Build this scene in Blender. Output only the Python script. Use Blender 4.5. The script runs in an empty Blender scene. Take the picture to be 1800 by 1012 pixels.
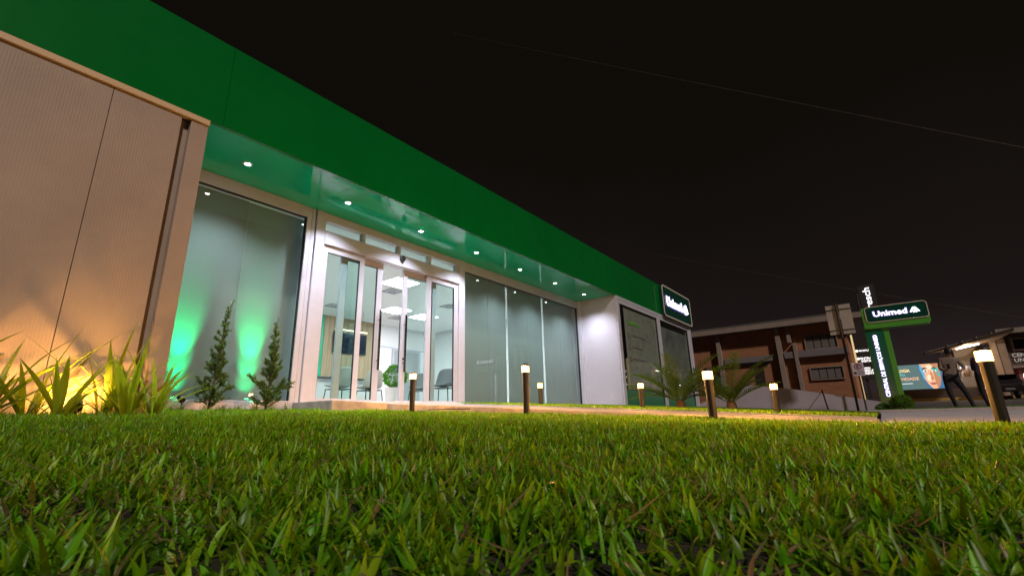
import bpy, bmesh, math, random
import numpy as np
from mathutils import Vector, Matrix

S = bpy.context.scene
COL = S.collection
R_ = math.radians
rnd = random.Random(7)

# ------------------------------------------------------------------ camera
def cam_axes(p, r, y):
    cy, sy = math.cos(y), math.sin(y)
    fwd = Vector((cy, sy, 0)); right = Vector((sy, -cy, 0)); up = Vector((0, 0, 1))
    f2 = fwd * math.cos(p) + up * math.sin(p)
    u2 = up * math.cos(p) - fwd * math.sin(p)
    return right * math.cos(r) + u2 * math.sin(r), u2 * math.cos(r) - right * math.sin(r), f2
ax_r, ax_u, ax_f = cam_axes(R_(15.699), R_(-1.459), R_(37.097))
cam = bpy.data.cameras.new('camera')
cam.sensor_width = 36.0
cam.lens = 821.83 / 1800 * 36
cam.clip_start = 0.02
cam.clip_end = 400
cam.dof.use_dof = True
cam.dof.focus_distance = 4.0
cam.dof.aperture_fstop = 13.0
cam_o = bpy.data.objects.new('camera', cam)
COL.objects.link(cam_o)
M4 = Matrix((ax_r, ax_u, -ax_f)).transposed().to_4x4()
cam_o.matrix_world = M4
S.camera = cam_o

# ------------------------------------------------------------------ world, street light, exposure
w = bpy.data.worlds.new('World'); S.world = w; w.use_nodes = True
nt = w.node_tree; nt.nodes.clear()
def wn(t): return nt.nodes.new(t)
out = wn('ShaderNodeOutputWorld'); bg = wn('ShaderNodeBackground')
tc = wn('ShaderNodeTexCoord'); sep = wn('ShaderNodeSeparateXYZ'); rmp = wn('ShaderNodeValToRGB')
nz = wn('ShaderNodeTexNoise'); nz.inputs['Scale'].default_value = 2.2; nz.inputs['Detail'].default_value = 5
ma = wn('ShaderNodeMath'); ma.operation = 'MULTIPLY_ADD'; ma.inputs[1].default_value = 0.24
nt.links.new(tc.outputs['Generated'], sep.inputs[0]); nt.links.new(tc.outputs['Generated'], nz.inputs['Vector'])
nt.links.new(nz.outputs['Fac'], ma.inputs[0]); nt.links.new(sep.outputs['Z'], ma.inputs[2])
nt.links.new(ma.outputs[0], rmp.inputs[0])
e = rmp.color_ramp.elements
e[0].position = 0.06; e[0].color = (0.046, 0.030, 0.032, 1)
e[1].position = 0.62; e[1].color = (0.0062, 0.0048, 0.0034, 1)
m_ = rmp.color_ramp.elements.new(0.28); m_.color = (0.0145, 0.0105, 0.0098, 1)
nt.links.new(rmp.outputs[0], bg.inputs[0]); bg.inputs[1].default_value = 0.54
nt.links.new(bg.outputs[0], out.inputs[0])

sun = bpy.data.lights.new('street_light', 'SUN'); sun.energy = 1.35; sun.angle = R_(3.0); sun.color = (1.0, 0.86, 0.76)
sun_o = bpy.data.objects.new('street_light', sun); COL.objects.link(sun_o)
sun_o.rotation_euler = Vector((-0.40, -0.66, 0.64)).to_track_quat('Z', 'Y').to_euler()

S.view_settings.view_transform = 'Standard'; S.view_settings.look = 'None'
S.view_settings.exposure = 0.5; S.view_settings.gamma = 1.0
S.render.engine = 'CYCLES'
S.cycles.use_denoising = True
S.cycles.max_bounces = 10; S.cycles.transparent_max_bounces = 24
S.cycles.diffuse_bounces = 4; S.cycles.glossy_bounces = 5
S.cycles.sample_clamp_indirect = 6.0
S.cycles.caustics_reflective = False; S.cycles.caustics_refractive = False

# ------------------------------------------------------------------ materials
MATS = {}
def mat(name, col, rough=0.5, metal=0.0, var=0.0, scale=8.0, bump=0.0, bscale=60.0, spec=0.5, coat=0.0, var_col=None, stretch=(1, 1, 1)):
    if name in MATS: return MATS[name]
    m = bpy.data.materials.new(name); m.use_nodes = True
    t = m.node_tree; b = t.nodes['Principled BSDF']
    b.inputs['Base Color'].default_value = (*col, 1); b.inputs['Roughness'].default_value = rough
    b.inputs['Metallic'].default_value = metal; b.inputs['Specular IOR Level'].default_value = spec
    b.inputs['Coat Weight'].default_value = coat; b.inputs['Coat Roughness'].default_value = 0.06
    if var or bump:
        c = t.nodes.new('ShaderNodeTexCoord'); mp = t.nodes.new('ShaderNodeMapping')
        mp.inputs['Scale'].default_value = stretch
        t.links.new(c.outputs['Object'], mp.inputs[0])
    if var:
        n = t.nodes.new('ShaderNodeTexNoise'); n.inputs['Scale'].default_value = scale; n.inputs['Detail'].default_value = 6
        n.inputs['Roughness'].default_value = 0.65
        t.links.new(mp.outputs[0], n.inputs['Vector'])
        r = t.nodes.new('ShaderNodeValToRGB')
        a = var_col or tuple(x * (1 - var) for x in col)
        r.color_ramp.elements[0].position = 0.3; r.color_ramp.elements[0].color = (*a, 1)
        r.color_ramp.elements[1].position = 0.7; r.color_ramp.elements[1].color = (*tuple(min(1, x * (1 + var * .5)) for x in col), 1)
        t.links.new(n.outputs['Fac'], r.inputs[0]); t.links.new(r.outputs[0], b.inputs['Base Color'])
        mr = t.nodes.new('ShaderNodeMapRange'); mr.inputs[3].default_value = max(0, rough - .08); mr.inputs[4].default_value = min(1, rough + .08)
        t.links.new(n.outputs['Fac'], mr.inputs[0]); t.links.new(mr.outputs[0], b.inputs['Roughness'])
    if bump:
        n2 = t.nodes.new('ShaderNodeTexNoise'); n2.inputs['Scale'].default_value = bscale; n2.inputs['Detail'].default_value = 4
        t.links.new(mp.outputs[0], n2.inputs['Vector'])
        bp = t.nodes.new('ShaderNodeBump'); bp.inputs['Strength'].default_value = bump; bp.inputs['Distance'].default_value = 0.01
        t.links.new(n2.outputs['Fac'], bp.inputs['Height']); t.links.new(bp.outputs[0], b.inputs['Normal'])
    MATS[name] = m
    return m
def emit(name, col, s):
    if name in MATS: return MATS[name]
    m = bpy.data.materials.new(name); m.use_nodes = True; t = m.node_tree; t.nodes.clear()
    o = t.nodes.new('ShaderNodeOutputMaterial'); em = t.nodes.new('ShaderNodeEmission')
    em.inputs[0].default_value = (*col, 1); em.inputs[1].default_value = s
    t.links.new(em.outputs[0], o.inputs[0]); MATS[name] = m
    return m
def glass(name, tint, ior=1.5, rough=0.0):
    m = bpy.data.materials.new(name); m.use_nodes = True; t = m.node_tree; t.nodes.clear()
    o = t.nodes.new('ShaderNodeOutputMaterial'); mx = t.nodes.new('ShaderNodeMixShader')
    tr = t.nodes.new('ShaderNodeBsdfTransparent'); gl = t.nodes.new('ShaderNodeBsdfGlossy')
    tr.inputs[0].default_value = (*tint, 1); gl.inputs['Roughness'].default_value = rough
    # Schlick reflectance that is the same for both faces of the thin pane
    g = t.nodes.new('ShaderNodeNewGeometry'); dt = t.nodes.new('ShaderNodeVectorMath'); dt.operation = 'DOT_PRODUCT'
    t.links.new(g.outputs['Normal'], dt.inputs[0]); t.links.new(g.outputs['Incoming'], dt.inputs[1])
    def mth(op, *a):
        n = t.nodes.new('ShaderNodeMath'); n.operation = op
        for i, v in enumerate(a):
            if isinstance(v, (int, float)): n.inputs[i].default_value = v
            else: t.links.new(v, n.inputs[i])
        return n.outputs[0]
    f0 = ((ior - 1) / (ior + 1)) ** 2
    fr = mth('MULTIPLY_ADD', mth('POWER', mth('SUBTRACT', 1.0, mth('ABSOLUTE', dt.outputs['Value'])), 5.0), 1 - f0, f0)
    t.links.new(fr, mx.inputs[0]); t.links.new(tr.outputs[0], mx.inputs[1]); t.links.new(gl.outputs[0], mx.inputs[2])
    t.links.new(mx.outputs[0], o.inputs[0]); MATS[name] = m
    return m
def leafmat(name, col=None, rough=0.38, trans=0.35, attr=None, tcol=None):
    m = bpy.data.materials.new(name); m.use_nodes = True; t = m.node_tree
    b = t.nodes['Principled BSDF']; o = t.nodes['Material Output']
    b.inputs['Roughness'].default_value = rough
    tr = t.nodes.new('ShaderNodeBsdfTranslucent'); mx = t.nodes.new('ShaderNodeMixShader'); mx.inputs[0].default_value = trans
    if attr:
        a = t.nodes.new('ShaderNodeAttribute'); a.attribute_name = attr
        src = a.outputs['Color']
    else:
        g = t.nodes.new('ShaderNodeNewGeometry'); r = t.nodes.new('ShaderNodeValToRGB')
        r.color_ramp.elements[0].color = (*[c * .6 for c in col], 1); r.color_ramp.elements[1].color = (*[c * 1.35 for c in col], 1)
        t.links.new(g.outputs['Random Per Island'], r.inputs[0]); src = r.outputs[0]
    t.links.new(src, b.inputs['Base Color'])
    mm = t.nodes.new('ShaderNodeMix'); mm.data_type = 'RGBA'; mm.blend_type = 'MULTIPLY'; mm.inputs[0].default_value = 1
    t.links.new(src, mm.inputs[6]); mm.inputs[7].default_value = (1.5, 1.5, .7, 1)
    t.links.new(mm.outputs[2], tr.inputs[0])
    t.links.new(b.outputs[0], mx.inputs[1]); t.links.new(tr.outputs[0], mx.inputs[2]); t.links.new(mx.outputs[0], o.inputs[0])
    MATS[name] = m
    return m

GREEN = mat('green_fascia_paint', (0.001, 0.145, 0.022), 0.22, coat=0.3, var=.10, scale=.9)
SOFFIT = mat('green_gloss_soffit', (0.001, 0.38, 0.175), 0.02, coat=0.0, spec=0.42)
CLAD = mat('ribbed_cream_cladding', (0.36, 0.285, 0.235), 0.55, var=.14, scale=1.1)
TRIM = mat('cream_trim', (0.60, 0.44, 0.27), 0.5)
WHITE = mat('white_aluminium', (0.46, 0.475, 0.55), 0.32, var=.06, scale=5)
WPANEL = mat('white_composite_panel', (0.47, 0.465, 0.53), 0.25, var=.04, scale=2)
GASKET = mat('black_gasket', (0.012, 0.014, 0.014), 0.6)
STEEL = mat('brushed_steel', (0.14, 0.135, 0.13), 0.25, 1.0)
GLASS = glass('clear_glass', (0.86, 0.955, 0.935))
GLASSB = glass('window_glass', (0.88, 0.95, 0.935), 1.55)
CONC = mat('light_concrete', (0.40, 0.36, 0.33), 0.85, var=.35, scale=7, bump=.35, bscale=90)
CONCG = mat('grey_concrete', (0.34, 0.34, 0.36), 0.85, var=.30, scale=5, bump=.35, bscale=70)
SOIL = mat('lawn_soil', (0.016, 0.014, 0.006), 1.0, var=.5, scale=30, bump=.6, bscale=120)
INWALL = mat('interior_white_wall', (0.78, 0.79, 0.80), 0.7)
CEIL = mat('interior_ceiling', (0.82, 0.83, 0.83), 0.75)
FLOOR = mat('pale_floor_tile', (0.68, 0.68, 0.67), 0.25)

# ------------------------------------------------------------------ helpers
def tag(o, label=None, cat=None, group=None, kind=None):
    if label: o['label'] = label
    if cat: o['category'] = cat
    if group: o['group'] = group
    if kind: o['kind'] = kind
    return o
def empty(name, loc=(0, 0, 0), rz=0.0):
    o = bpy.data.objects.new(name, None); o.empty_display_size = .1; o.location = loc; o.rotation_euler = (0, 0, rz)
    COL.objects.link(o); return o
def link(name, me, m=None, parent=None, loc=None):
    o = bpy.data.objects.new(name, me)
    if m is not None and not me.materials: me.materials.append(m)
    COL.objects.link(o)
    if parent is not None: o.parent = parent
    if loc is not None: o.location = loc
    return o
class MB:
    def __init__(s): s.v = []; s.f = []
    def box(s, a, b):
        x0, y0, z0 = a; x1, y1, z1 = b; n = len(s.v)
        s.v += [(x0, y0, z0), (x1, y0, z0), (x1, y1, z0), (x0, y1, z0), (x0, y0, z1), (x1, y0, z1), (x1, y1, z1), (x0, y1, z1)]
        s.f += [tuple(n + i for i in q) for q in ((0, 3, 2, 1), (4, 5, 6, 7), (0, 1, 5, 4), (1, 2, 6, 5), (2, 3, 7, 6), (3, 0, 4, 7))]
        return s
    def prism(s, pts, top, bot):
        """polygon pts (x,y) ccw; top: list of z per point or value"""
        n = len(s.v); k = len(pts)
        tz = top if isinstance(top, (list, tuple)) else [top] * k
        bz = bot if isinstance(bot, (list, tuple)) else [bot] * k
        s.v += [(p[0], p[1], z) for p, z in zip(pts, bz)] + [(p[0], p[1], z) for p, z in zip(pts, tz)]
        s.f.append(tuple(n + i for i in reversed(range(k)))); s.f.append(tuple(n + k + i for i in range(k)))
        for i in range(k):
            j = (i + 1) % k; s.f.append((n + i, n + j, n + k + j, n + k + i))
        return s
    def tube(s, pts, rads, seg=10, cap=True):
        n0 = len(s.v); pts = [Vector(p) for p in pts]
        for i, p in enumerate(pts):
            d = (pts[min(i + 1, len(pts) - 1)] - pts[max(i - 1, 0)]).normalized()
            a = d.orthogonal().normalized() if abs(d.z) < .99 else Vector((1, 0, 0)); 
            a = (a - d * a.dot(d)).normalized(); b = d.cross(a)
            r = rads[i] if isinstance(rads, (list, tuple)) else rads
            for k in range(seg):
                t = 2 * math.pi * k / seg; q = p + a * (r * math.cos(t)) + b * (r * math.sin(t)); s.v.append(tuple(q))
        for i in range(len(pts) - 1):
            for k in range(seg):
                j = (k + 1) % seg
                s.f.append((n0 + i * seg + k, n0 + i * seg + j, n0 + (i + 1) * seg + j, n0 + (i + 1) * seg + k))
        if cap:
            s.f.append(tuple(n0 + k for k in reversed(range(seg)))); s.f.append(tuple(n0 + (len(pts) - 1) * seg + k for k in range(seg)))
        return s
    def lathe(s, prof, seg=20, c=(0, 0, 0)):
        n0 = len(s.v)
        for r, z in prof:
            for k in range(seg):
                t = 2 * math.pi * k / seg; s.v.append((c[0] + r * math.cos(t), c[1] + r * math.sin(t), c[2] + z))
        for i in range(len(prof) - 1):
            for k in range(seg):
                j = (k + 1) % seg
                s.f.append((n0 + i * seg + k, n0 + i * seg + j, n0 + (i + 1) * seg + j, n0 + (i + 1) * seg + k))
        s.f.append(tuple(n0 + k for k in reversed(range(seg)))); s.f.append(tuple(n0 + (len(prof) - 1) * seg + k for k in range(seg)))
        return s
    def mesh(s, name='mesh', smooth=False, bevel=0.0):
        me = bpy.data.meshes.new(name); me.from_pydata(s.v, [], s.f); me.update()
        bm = bmesh.new(); bm.from_mesh(me)
        bmesh.ops.recalc_face_normals(bm, faces=bm.faces)
        if bevel:
            bmesh.ops.bevel(bm, geom=[e_ for e_ in bm.edges if e_.is_manifold and e_.calc_face_angle(0) > .5], offset=bevel, segments=2, affect='EDGES', profile=.5)
        bm.to_mesh(me); bm.free()
        if smooth:
            me.shade_smooth()
            try: me.set_sharp_from_angle(angle=R_(40))
            except Exception: pass
        return me
    def build(s, name, m, parent=None, smooth=False, bevel=0.0, loc=None):
        return link(name, s.mesh(name, smooth, bevel), m, parent, loc)
def bx(name, a, b, m, parent=None, bevel=0.0):
    return MB().box(a, b).build(name, m, parent, bevel=bevel)

def text_mesh(body, width=None, height=None, offset=0.0, extrude=0.004, spacing=1.0, shear=0.0):
    cu = bpy.data.curves.new('t', 'FONT'); cu.body = body; cu.size = 1.0; cu.offset = offset; cu.extrude = 0.02
    cu.space_character = spacing; cu.shear = shear; cu.resolution_u = 4
    o = bpy.data.objects.new('t', cu); COL.objects.link(o); bpy.context.view_layer.update()
    me = bpy.data.meshes.new_from_object(o.evaluated_get(bpy.context.evaluated_depsgraph_get()))
    bpy.data.objects.remove(o); bpy.data.curves.remove(cu)
    n = len(me.vertices); co = np.empty(n * 3); me.vertices.foreach_get('co', co); co = co.reshape(-1, 3)
    mn, mx = co.min(0), co.max(0); co[:, :2] -= (mn[:2] + mx[:2]) / 2
    sx = width / (mx[0] - mn[0]) if width else None; sy = height / (mx[1] - mn[1]) if height else None
    sx = sx or sy; sy = sy or sx
    co[:, 0] *= sx; co[:, 1] *= sy; co[:, 2] *= extrude / 0.02
    me.vertices.foreach_set('co', co.ravel()); me.update(); me.materials.clear()
    return me
FACE_Y = Matrix(((1, 0, 0), (0, 0, -1), (0, 1, 0)))     # text x->X, y->Z, out->-Y
FACE_X = Matrix(((0, 0, -1), (-1, 0, 0), (0, 1, 0)))    # text x->-Y, y->Z, out->-X
def put_flat(name, me, m, frame, pos, parent=None, rot=0.0):
    T = Matrix.Translation(pos) @ frame.to_4x4() @ Matrix.Rotation(rot, 4, 'Z')
    me.transform(T); me.update()
    return link(name, me, m, parent)
def poly_mesh(polys, th=0.004):
    """flat polygons [(pts, ...)] in xy with thickness th"""
    b = MB()
    for pts in polys: b.prism(pts, th, -th)
    return b.mesh('poly')
def rrect(w_, h_, r, n=5):
    p = []
    for cx, cy, a0 in ((w_ / 2 - r, h_ / 2 - r, 0), (-w_ / 2 + r, h_ / 2 - r, 90), (-w_ / 2 + r, -h_ / 2 + r, 180), (w_ / 2 - r, -h_ / 2 + r, 270)):
        for i in range(n + 1):
            a = R_(a0 + 90 * i / n); p.append((cx + r * math.cos(a), cy + r * math.sin(a)))
    return p
def ring_mesh(outer, inner, th):
    b = MB(); k = len(outer); n = 0
    for z in (-th, th):
        b.v += [(p[0], p[1], z) for p in outer] + [(p[0], p[1], z) for p in inner]
    for i in range(k):
        j = (i + 1) % k
        b.f += [(2 * k + i, 2 * k + j, 3 * k + j, 3 * k + i), (i, k + i, k + j, j), (i, j, 2 * k + j, 2 * k + i), (k + i, 3 * k + i, 3 * k + j, k + j)]
    return b.mesh('ring')
def logo_polys(w_, h_, cx=0, cy=0):
    """white stylised pine-shaped emblem: two slanted halves round a forked stem"""
    P = []
    def T(pts): P.append([(cx + x * w_, cy + y * h_) for x, y in pts])
    T([(-.5, -.36), (-.16, .42), (-.03, .5), (-.03, .22), (-.20, -.22), (-.30, -.36)][::-1])
    T([(.5, -.36), (.16, .42), (.03, .5), (.03, .22), (.20, -.22), (.30, -.36)])
    T([(-.03, .12), (.03, .12), (.03, -.08), (.20, -.5), (.09, -.5), (0, -.22), (-.09, -.5), (-.20, -.5), (-.03, -.08)])
    return P
def copy_tree(o, parent=None):
    c = o.copy(); COL.objects.link(c); c.parent = parent
    for ch in list(o.children):
        copy_tree(ch, c)
    return c
def np_mesh(name, V, T, colors=None):
    me = bpy.data.meshes.new(name); n = len(V); k = len(T)
    me.vertices.add(n); me.vertices.foreach_set('co', np.ascontiguousarray(V, dtype=np.float32).ravel())
    me.loops.add(k * 3); me.loops.foreach_set('vertex_index', np.ascontiguousarray(T, dtype=np.int32).ravel())
    me.polygons.add(k); me.polygons.foreach_set('loop_start', np.arange(0, 3 * k, 3, dtype=np.int32))
    if colors is not None:
        a = me.color_attributes.new('leaf_colour', 'FLOAT_COLOR', 'POINT')
        a.data.foreach_set('color', np.ascontiguousarray(np.c_[colors, np.ones(n)], dtype=np.float32).ravel())
    me.update(); me.validate()
    return me

# ------------------------------------------------------------------ terrain heights (camera at the origin, 0.13 m above the lawn)
def lawn_z(x, y):
    y = np.asarray(y, float); x = np.asarray(x, float)
    base = -0.118 + 0.008 * x + np.where(y > 0, 0.045, 0.012) * y
    return base + 0.006 * np.sin(x * 3.1 + y * 1.7) + 0.005 * np.sin(x * 7.3 - y * 5.1)
def path_z(y): return -0.073 + 0.0625 * y
def bed_z(x, y): return path_z(y) + 0.0 * x + 0.004

FL = 0.285      # floor level of the clinic
ZS = 3.0725     # soffit
ZT = 4.06       # top of fascia
YF, YG = 5.0, 6.17

# lawn sheet
def grid(name, x0, x1, y0, y1, nx, ny, fz, m, mask=None):
    b = MB(); xs = np.linspace(x0, x1, nx); ys = np.linspace(y0, y1, ny)
    for y in ys:
        for x in xs: b.v.append((float(x), float(y), float(fz(x, y))))
    for j in range(ny - 1):
        for i in range(nx - 1):
            if mask and not mask((xs[i] + xs[i + 1]) / 2, (ys[j] + ys[j + 1]) / 2): continue
            a = j * nx + i; b.f.append((a, a + 1, a + nx + 1, a + nx))
    o = b.build(name, m, smooth=True); tag(o, kind='structure'); return o
grid('lawn', -9, 3.86, -9, 6.16, 110, 130, lawn_z, SOIL)
grid('planting_bed', 5.36, 17.15, 0.05, 5.3, 60, 40, bed_z, SOIL)
# far ground in one sheet to the horizon
GROUND = mat('asphalt', (0.055, 0.052, 0.055), 0.8, var=.35, scale=2.5, bump=.4, bscale=50)
PAVE = mat('pavement_concrete', (0.48, 0.45, 0.49), 0.85, var=.22, scale=3, bump=.3, bscale=60)
def road_z(x): return -0.11 + (0.0 if x < 18 else 0.026 * (x - 18))
b = MB()
xs = [-120, -9, 5, 18, 30, 45, 70, 160]
for x in xs:
    z = road_z(min(x, 70)); zz = z - (0.35 if x < 6 else 0.03)
    b.v += [(x, -140, zz), (x, 140, zz)]
for i in range(len(xs) - 1): b.f.append((2 * i, 2 * i + 2, 2 * i + 3, 2 * i + 1))
tag(b.build('road', GROUND), kind='structure')
b = MB(); b.prism([(3.87, -9), (17.9, -9), (17.9, 0.03), (3.87, 0.03)], [-.095, -.055, -.055, -.095], -.5)
tag(b.build('pavement', PAVE), kind='structure')

# landing and entrance path
b = MB()
pts = [(3.27, YG - .03), (3.32, 5.31), (3.86, 4.95), (5.27, 4.95), (5.6, 5.25), (11.08, 5.25), (11.08, YG - .03)]
zt = [FL, FL, path_z(4.95) + .004, path_z(4.95) + .004, FL, FL, FL]
b.prism(pts, zt, -.3)
landing = tag(b.build('landing', CONC, bevel=.006), kind='structure')
b = MB(); b.prism([(3.86, .035), (5.26, .035), (5.26, 4.945), (3.86, 4.945)], [path_z(.035), path_z(.035), path_z(4.945), path_z(4.945)], -.4)
path = tag(b.build('path', CONC, bevel=.006), kind='structure')
kerb = empty('kerb', (5.31, 0, 0)); tag(kerb, kind='structure')
y = 0.05
while y < 4.9:
    y1 = min(y + .98, 4.93)
    MB().prism([(-.045, y), (.045, y), (.045, y1), (-.045, y1)], [path_z(y) + .014, path_z(y) + .014, path_z(y1) + .014, path_z(y1) + .014], -.35).build('kerb_stone', CONCG, kerb, bevel=.006)
    y = y1 + .006
# white plinth under the left window
# ------------------------------------------------------------------ the clinic
C = tag(empty('clinic_building', (4, 8, -.1)), 'long low clinic with a green fascia, glass doors and cream side wall', 'building')
def cp(o):      # parent to the clinic, keeping world coordinates
    o.parent = C; o.matrix_parent_inverse = Matrix.Translation((-4, -8, .1)); return o
def cbx(name, a, b_, m, bevel=0.0): return cp(bx(name, a, b_, m, bevel=bevel))
# fascia panels
fx = [-6, -1.9, 1.60, 5.1, 8.6, 12.1, 17.2]
for a, b2 in zip(fx[:-1], fx[1:]):
    cbx('fascia_panel', (a + .0018, YF, ZS - .004), (b2 - .0018, YF + .05, ZT), GREEN)
cbx('fascia_backing', (-6, YF + .0505, ZS + .03), (17.19, YF + .054, ZT - .01), mat('joint_dark', (.003, .03, .008), .6))
cbx('fascia_coping', (-6, YF + .004, ZT + .001), (17.2, YF + .16, ZT + .012), GREEN)
# soffit panels
sx = [1.485, 3.25, 6.5, 9.6, 11.09]
for a, b2 in zip(sx[:-1], sx[1:]):
    cbx('soffit_panel', (a + .0015, YF + .051, ZS), (b2 - .0015, YG + .06, ZS + .02), SOFFIT)
# ribbed cladding
def ribbed(x0, x1, z0, z1, y0, pitch=.021, d=.0004):
    n = int((x1 - x0) / pitch); me = MB(); prof = []
    for i in range(n):
        a = x0 + (x1 - x0) * i / n; p = (x1 - x0) / n
        prof += [(a, 0), (a + p * .55, 0), (a + p * .65, d), (a + p * .9, d)]
    prof.append((x1, 0))
    for x, dy in prof: me.v += [(x, y0 + dy, z0), (x, y0 + dy, z1)]
    for i in range(len(prof) - 1): me.f.append((2 * i, 2 * i + 2, 2 * i + 3, 2 * i + 1))
    k = len(me.v); me.v += [(x0, y0 + .04, z0), (x1, y0 + .04, z0), (x1, y0 + .04, z1), (x0, y0 + .04, z1)]
    me.f += [(k, k + 3, k + 2, k + 1), (0, 1, k + 3, k), (k - 2, k + 1, k + 2, k - 1)]
    return me
yc = YF + .02
px_ = [-6, -3.6, -1.45, .702, 1.245]
for a, b2 in zip(px_[:-1], px_[1:]):
    o = link('wall_panel', ribbed(a + .003, b2 - .003, .02, 3.005, yc).mesh('wall_panel'), CLAD); cp(o)
cbx('wall_channel', (1.245, yc + .075, .02), (1.325, yc + .09, 3.005), CLAD)
cbx('corner_post', (1.325, yc - .004, .02), (1.478, yc + .06, 3.005), CLAD, bevel=.004)
cbx('wall_backing', (-6, yc + .05, -.3), (1.244, yc + .16, 3.02), CLAD)
cbx('wall_backing', (1.326, yc + .062, -.3), (1.478, yc + .16, 3.02), CLAD)
cbx('wall_trim', (-6, YF - .004, 3.006), (1.482, YF + .075, 3.066), TRIM, bevel=.003)
cbx('return_wall', (1.38, yc + .162, -.3), (1.478, YG + .2, ZS - .001), WPANEL)
# plinth under glazing
cbx('plinth', (1.48, YG - .05, -.3), (3.26, YG + .16, FL - .002), WPANEL, bevel=.004)
# frames on the glazing plane
def frame_part(name, a, b_, parent=None, m=WHITE, bevel=.004): return cbx(name, a, b_, m, bevel)
yf0, yf1 = YG - .06, YG + .07
def window(x0, x1, z0, z1, y, fr=.06, panes=None, name='window', gm=GLASSB, top=None, left=None, right=None, bot=None):
    """a framed window: frame object with pane and gasket as sub-parts"""
    top = fr if top is None else top; left = fr if left is None else left; right = fr if right is None else right; bot = fr if bot is None else bot
    f = MB()
    f.box((x0, y - .05, z1 - top), (x1, y + .05, z1)); f.box((x0, y - .05, z0), (x1, y + .05, z0 + bot))
    f.box((x0, y - .05, z0 + bot), (x0 + left, y + .05, z1 - top)); f.box((x1 - right, y - .05, z0 + bot), (x1, y + .05, z1 - top))
    fo = cp(f.build(name, WHITE, bevel=.003))
    gx0, gx1, gz0, gz1 = x0 + left, x1 - right, z0 + bot, z1 - top
    k = MB(); t = .007
    k.box((gx0, y - .03, gz1 - t), (gx1, y + .02, gz1 - .0005)); k.box((gx0, y - .03, gz0 + .0005), (gx1, y + .02, gz0 + t))
    k.box((gx0 + .0005, y - .03, gz0 + t), (gx0 + t, y + .02, gz1 - t)); k.box((gx1 - t, y - .03, gz0 + t), (gx1 - .0005, y + .02, gz1 - t))
    ko = k.build('gasket', GASKET); ko.parent = fo
    po = MB().box((gx0 + t, y - .004, gz0 + t), (gx1 - t, y + .004, gz1 - t)).build('pane', gm); po.parent = fo
    return fo
window(1.482, 3.275, FL, ZS - .002, YG, fr=.06, top=.16, bot=.02, right=.065)
# post between the left window and the doors (two profiles with a groove)
cbx('post', (3.277, YG - .05, FL), (3.335, YG + .06, ZS - .002), WHITE, bevel=.004)
cbx('post', (3.345, YG - .075, FL), (3.49, YG + .06, ZS - .002), WHITE, bevel=.006)
cbx('post', (6.365, YG - .075, FL), (6.50, YG + .06, ZS - .002), WHITE, bevel=.006)
# transom frame
cbx('transom_rail', (3.49, YG - .06, 2.945), (6.365, YG + .06, ZS - .002), WHITE, bevel=.006)
for x0, x1 in ((4.155, 4.212), (4.873, 4.93), (5.578, 5.642), (6.308, 6.364)):
    cbx('transom_mullion', (x0, YG - .045, 2.78), (x1, YG + .045, 2.944), WHITE, bevel=.003)
for x0, x1 in ((3.491, 4.154), (4.213, 4.872), (4.931, 5.577), (5.643, 6.307)):
    cbx('transom_pane', (x0, YG - .004, 2.781), (x1, YG + .004, 2.944), GLASS)
cbx('door_header', (3.491, YG - .085, 2.57), (6.364, YG + .10, 2.779), WHITE, bevel=.008)
hs = MB(); hs.prism([(-.045, .035), (-.05, -.005), (0, -.075), (.05, -.005), (.045, .035), (.02, .05), (-.02, .05)][::-1], .022, -.022)
put_flat('door_sensor', hs.mesh('door_sensor', bevel=.006), mat('black_plastic', (.012, .012, .013), .3), FACE_Y, (4.93, YG - .107, 2.70)); cp(bpy.data.objects['door_sensor'])
# door leaves: fixed pair in front, sliding pair behind
def leaf(x0, x1, y, st=.09, handle=None, side=1):
    f = MB(); z0, z1 = FL + .012, 2.565
    f.box((x0, y - .022, z0), (x0 + st, y + .022, z1)); f.box((x1 - st, y - .022, z0), (x1, y + .022, z1))
    f.box((x0 + st, y - .022, z1 - .095), (x1 - st, y + .022, z1)); f.box((x0 + st, y - .022, z0), (x1 - st, y + .022, z0 + .05))
    fo = cp(f.build('door_leaf', WHITE, bevel=.003))
    k = MB(); t = .006; gx0, gx1, gz0, gz1 = x0 + st, x1 - st, z0 + .05, z1 - .095
    k.box((gx0, y - .015, gz1 - t), (gx1, y + .015, gz1 - .0005)); k.box((gx0 + .0005, y - .015, gz0), (gx0 + t, y + .015, gz1 - t)); k.box((gx1 - t, y - .015, gz0), (gx1 - .0005, y + .015, gz1 - t))
    ko = k.build('gasket', GASKET); ko.parent = fo
    po = MB().box((gx0 + t, y - .004, gz0), (gx1 - t, y + .004, gz1 - t)).build('pane', GLASS); po.parent = fo
    if handle:
        for yy in (y - .075, y + .075):
            h = MB(); h.tube([(handle, yy, .80), (handle, yy, 1.76)], .019, 12)
            for z in (.95, 1.60): h.tube([(handle, min(yy, y), z), (handle, max(yy, y), z)], .009, 8)
            ho = h.build('handle', STEEL, smooth=True); ho.parent = fo
    return fo
leaf(3.492, 4.225, YG - .02, st=.085)
leaf(3.87, 4.645, YG + .06, st=.105, handle=4.60)
leaf(5.085, 5.86, YG + .06, st=.095, handle=5.13)
leaf(5.562, 6.363, YG - .02, st=.105)
lk = MB().lathe([(.018, 0), (.018, .012), (.008, .016)], 14)
me = lk.mesh('door_lock', True); me.transform(Matrix.Translation((5.13, YG + .036, 1.02)) @ Matrix.Rotation(R_(90), 4, 'X')); cp(link('door_lock', me, STEEL))
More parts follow.
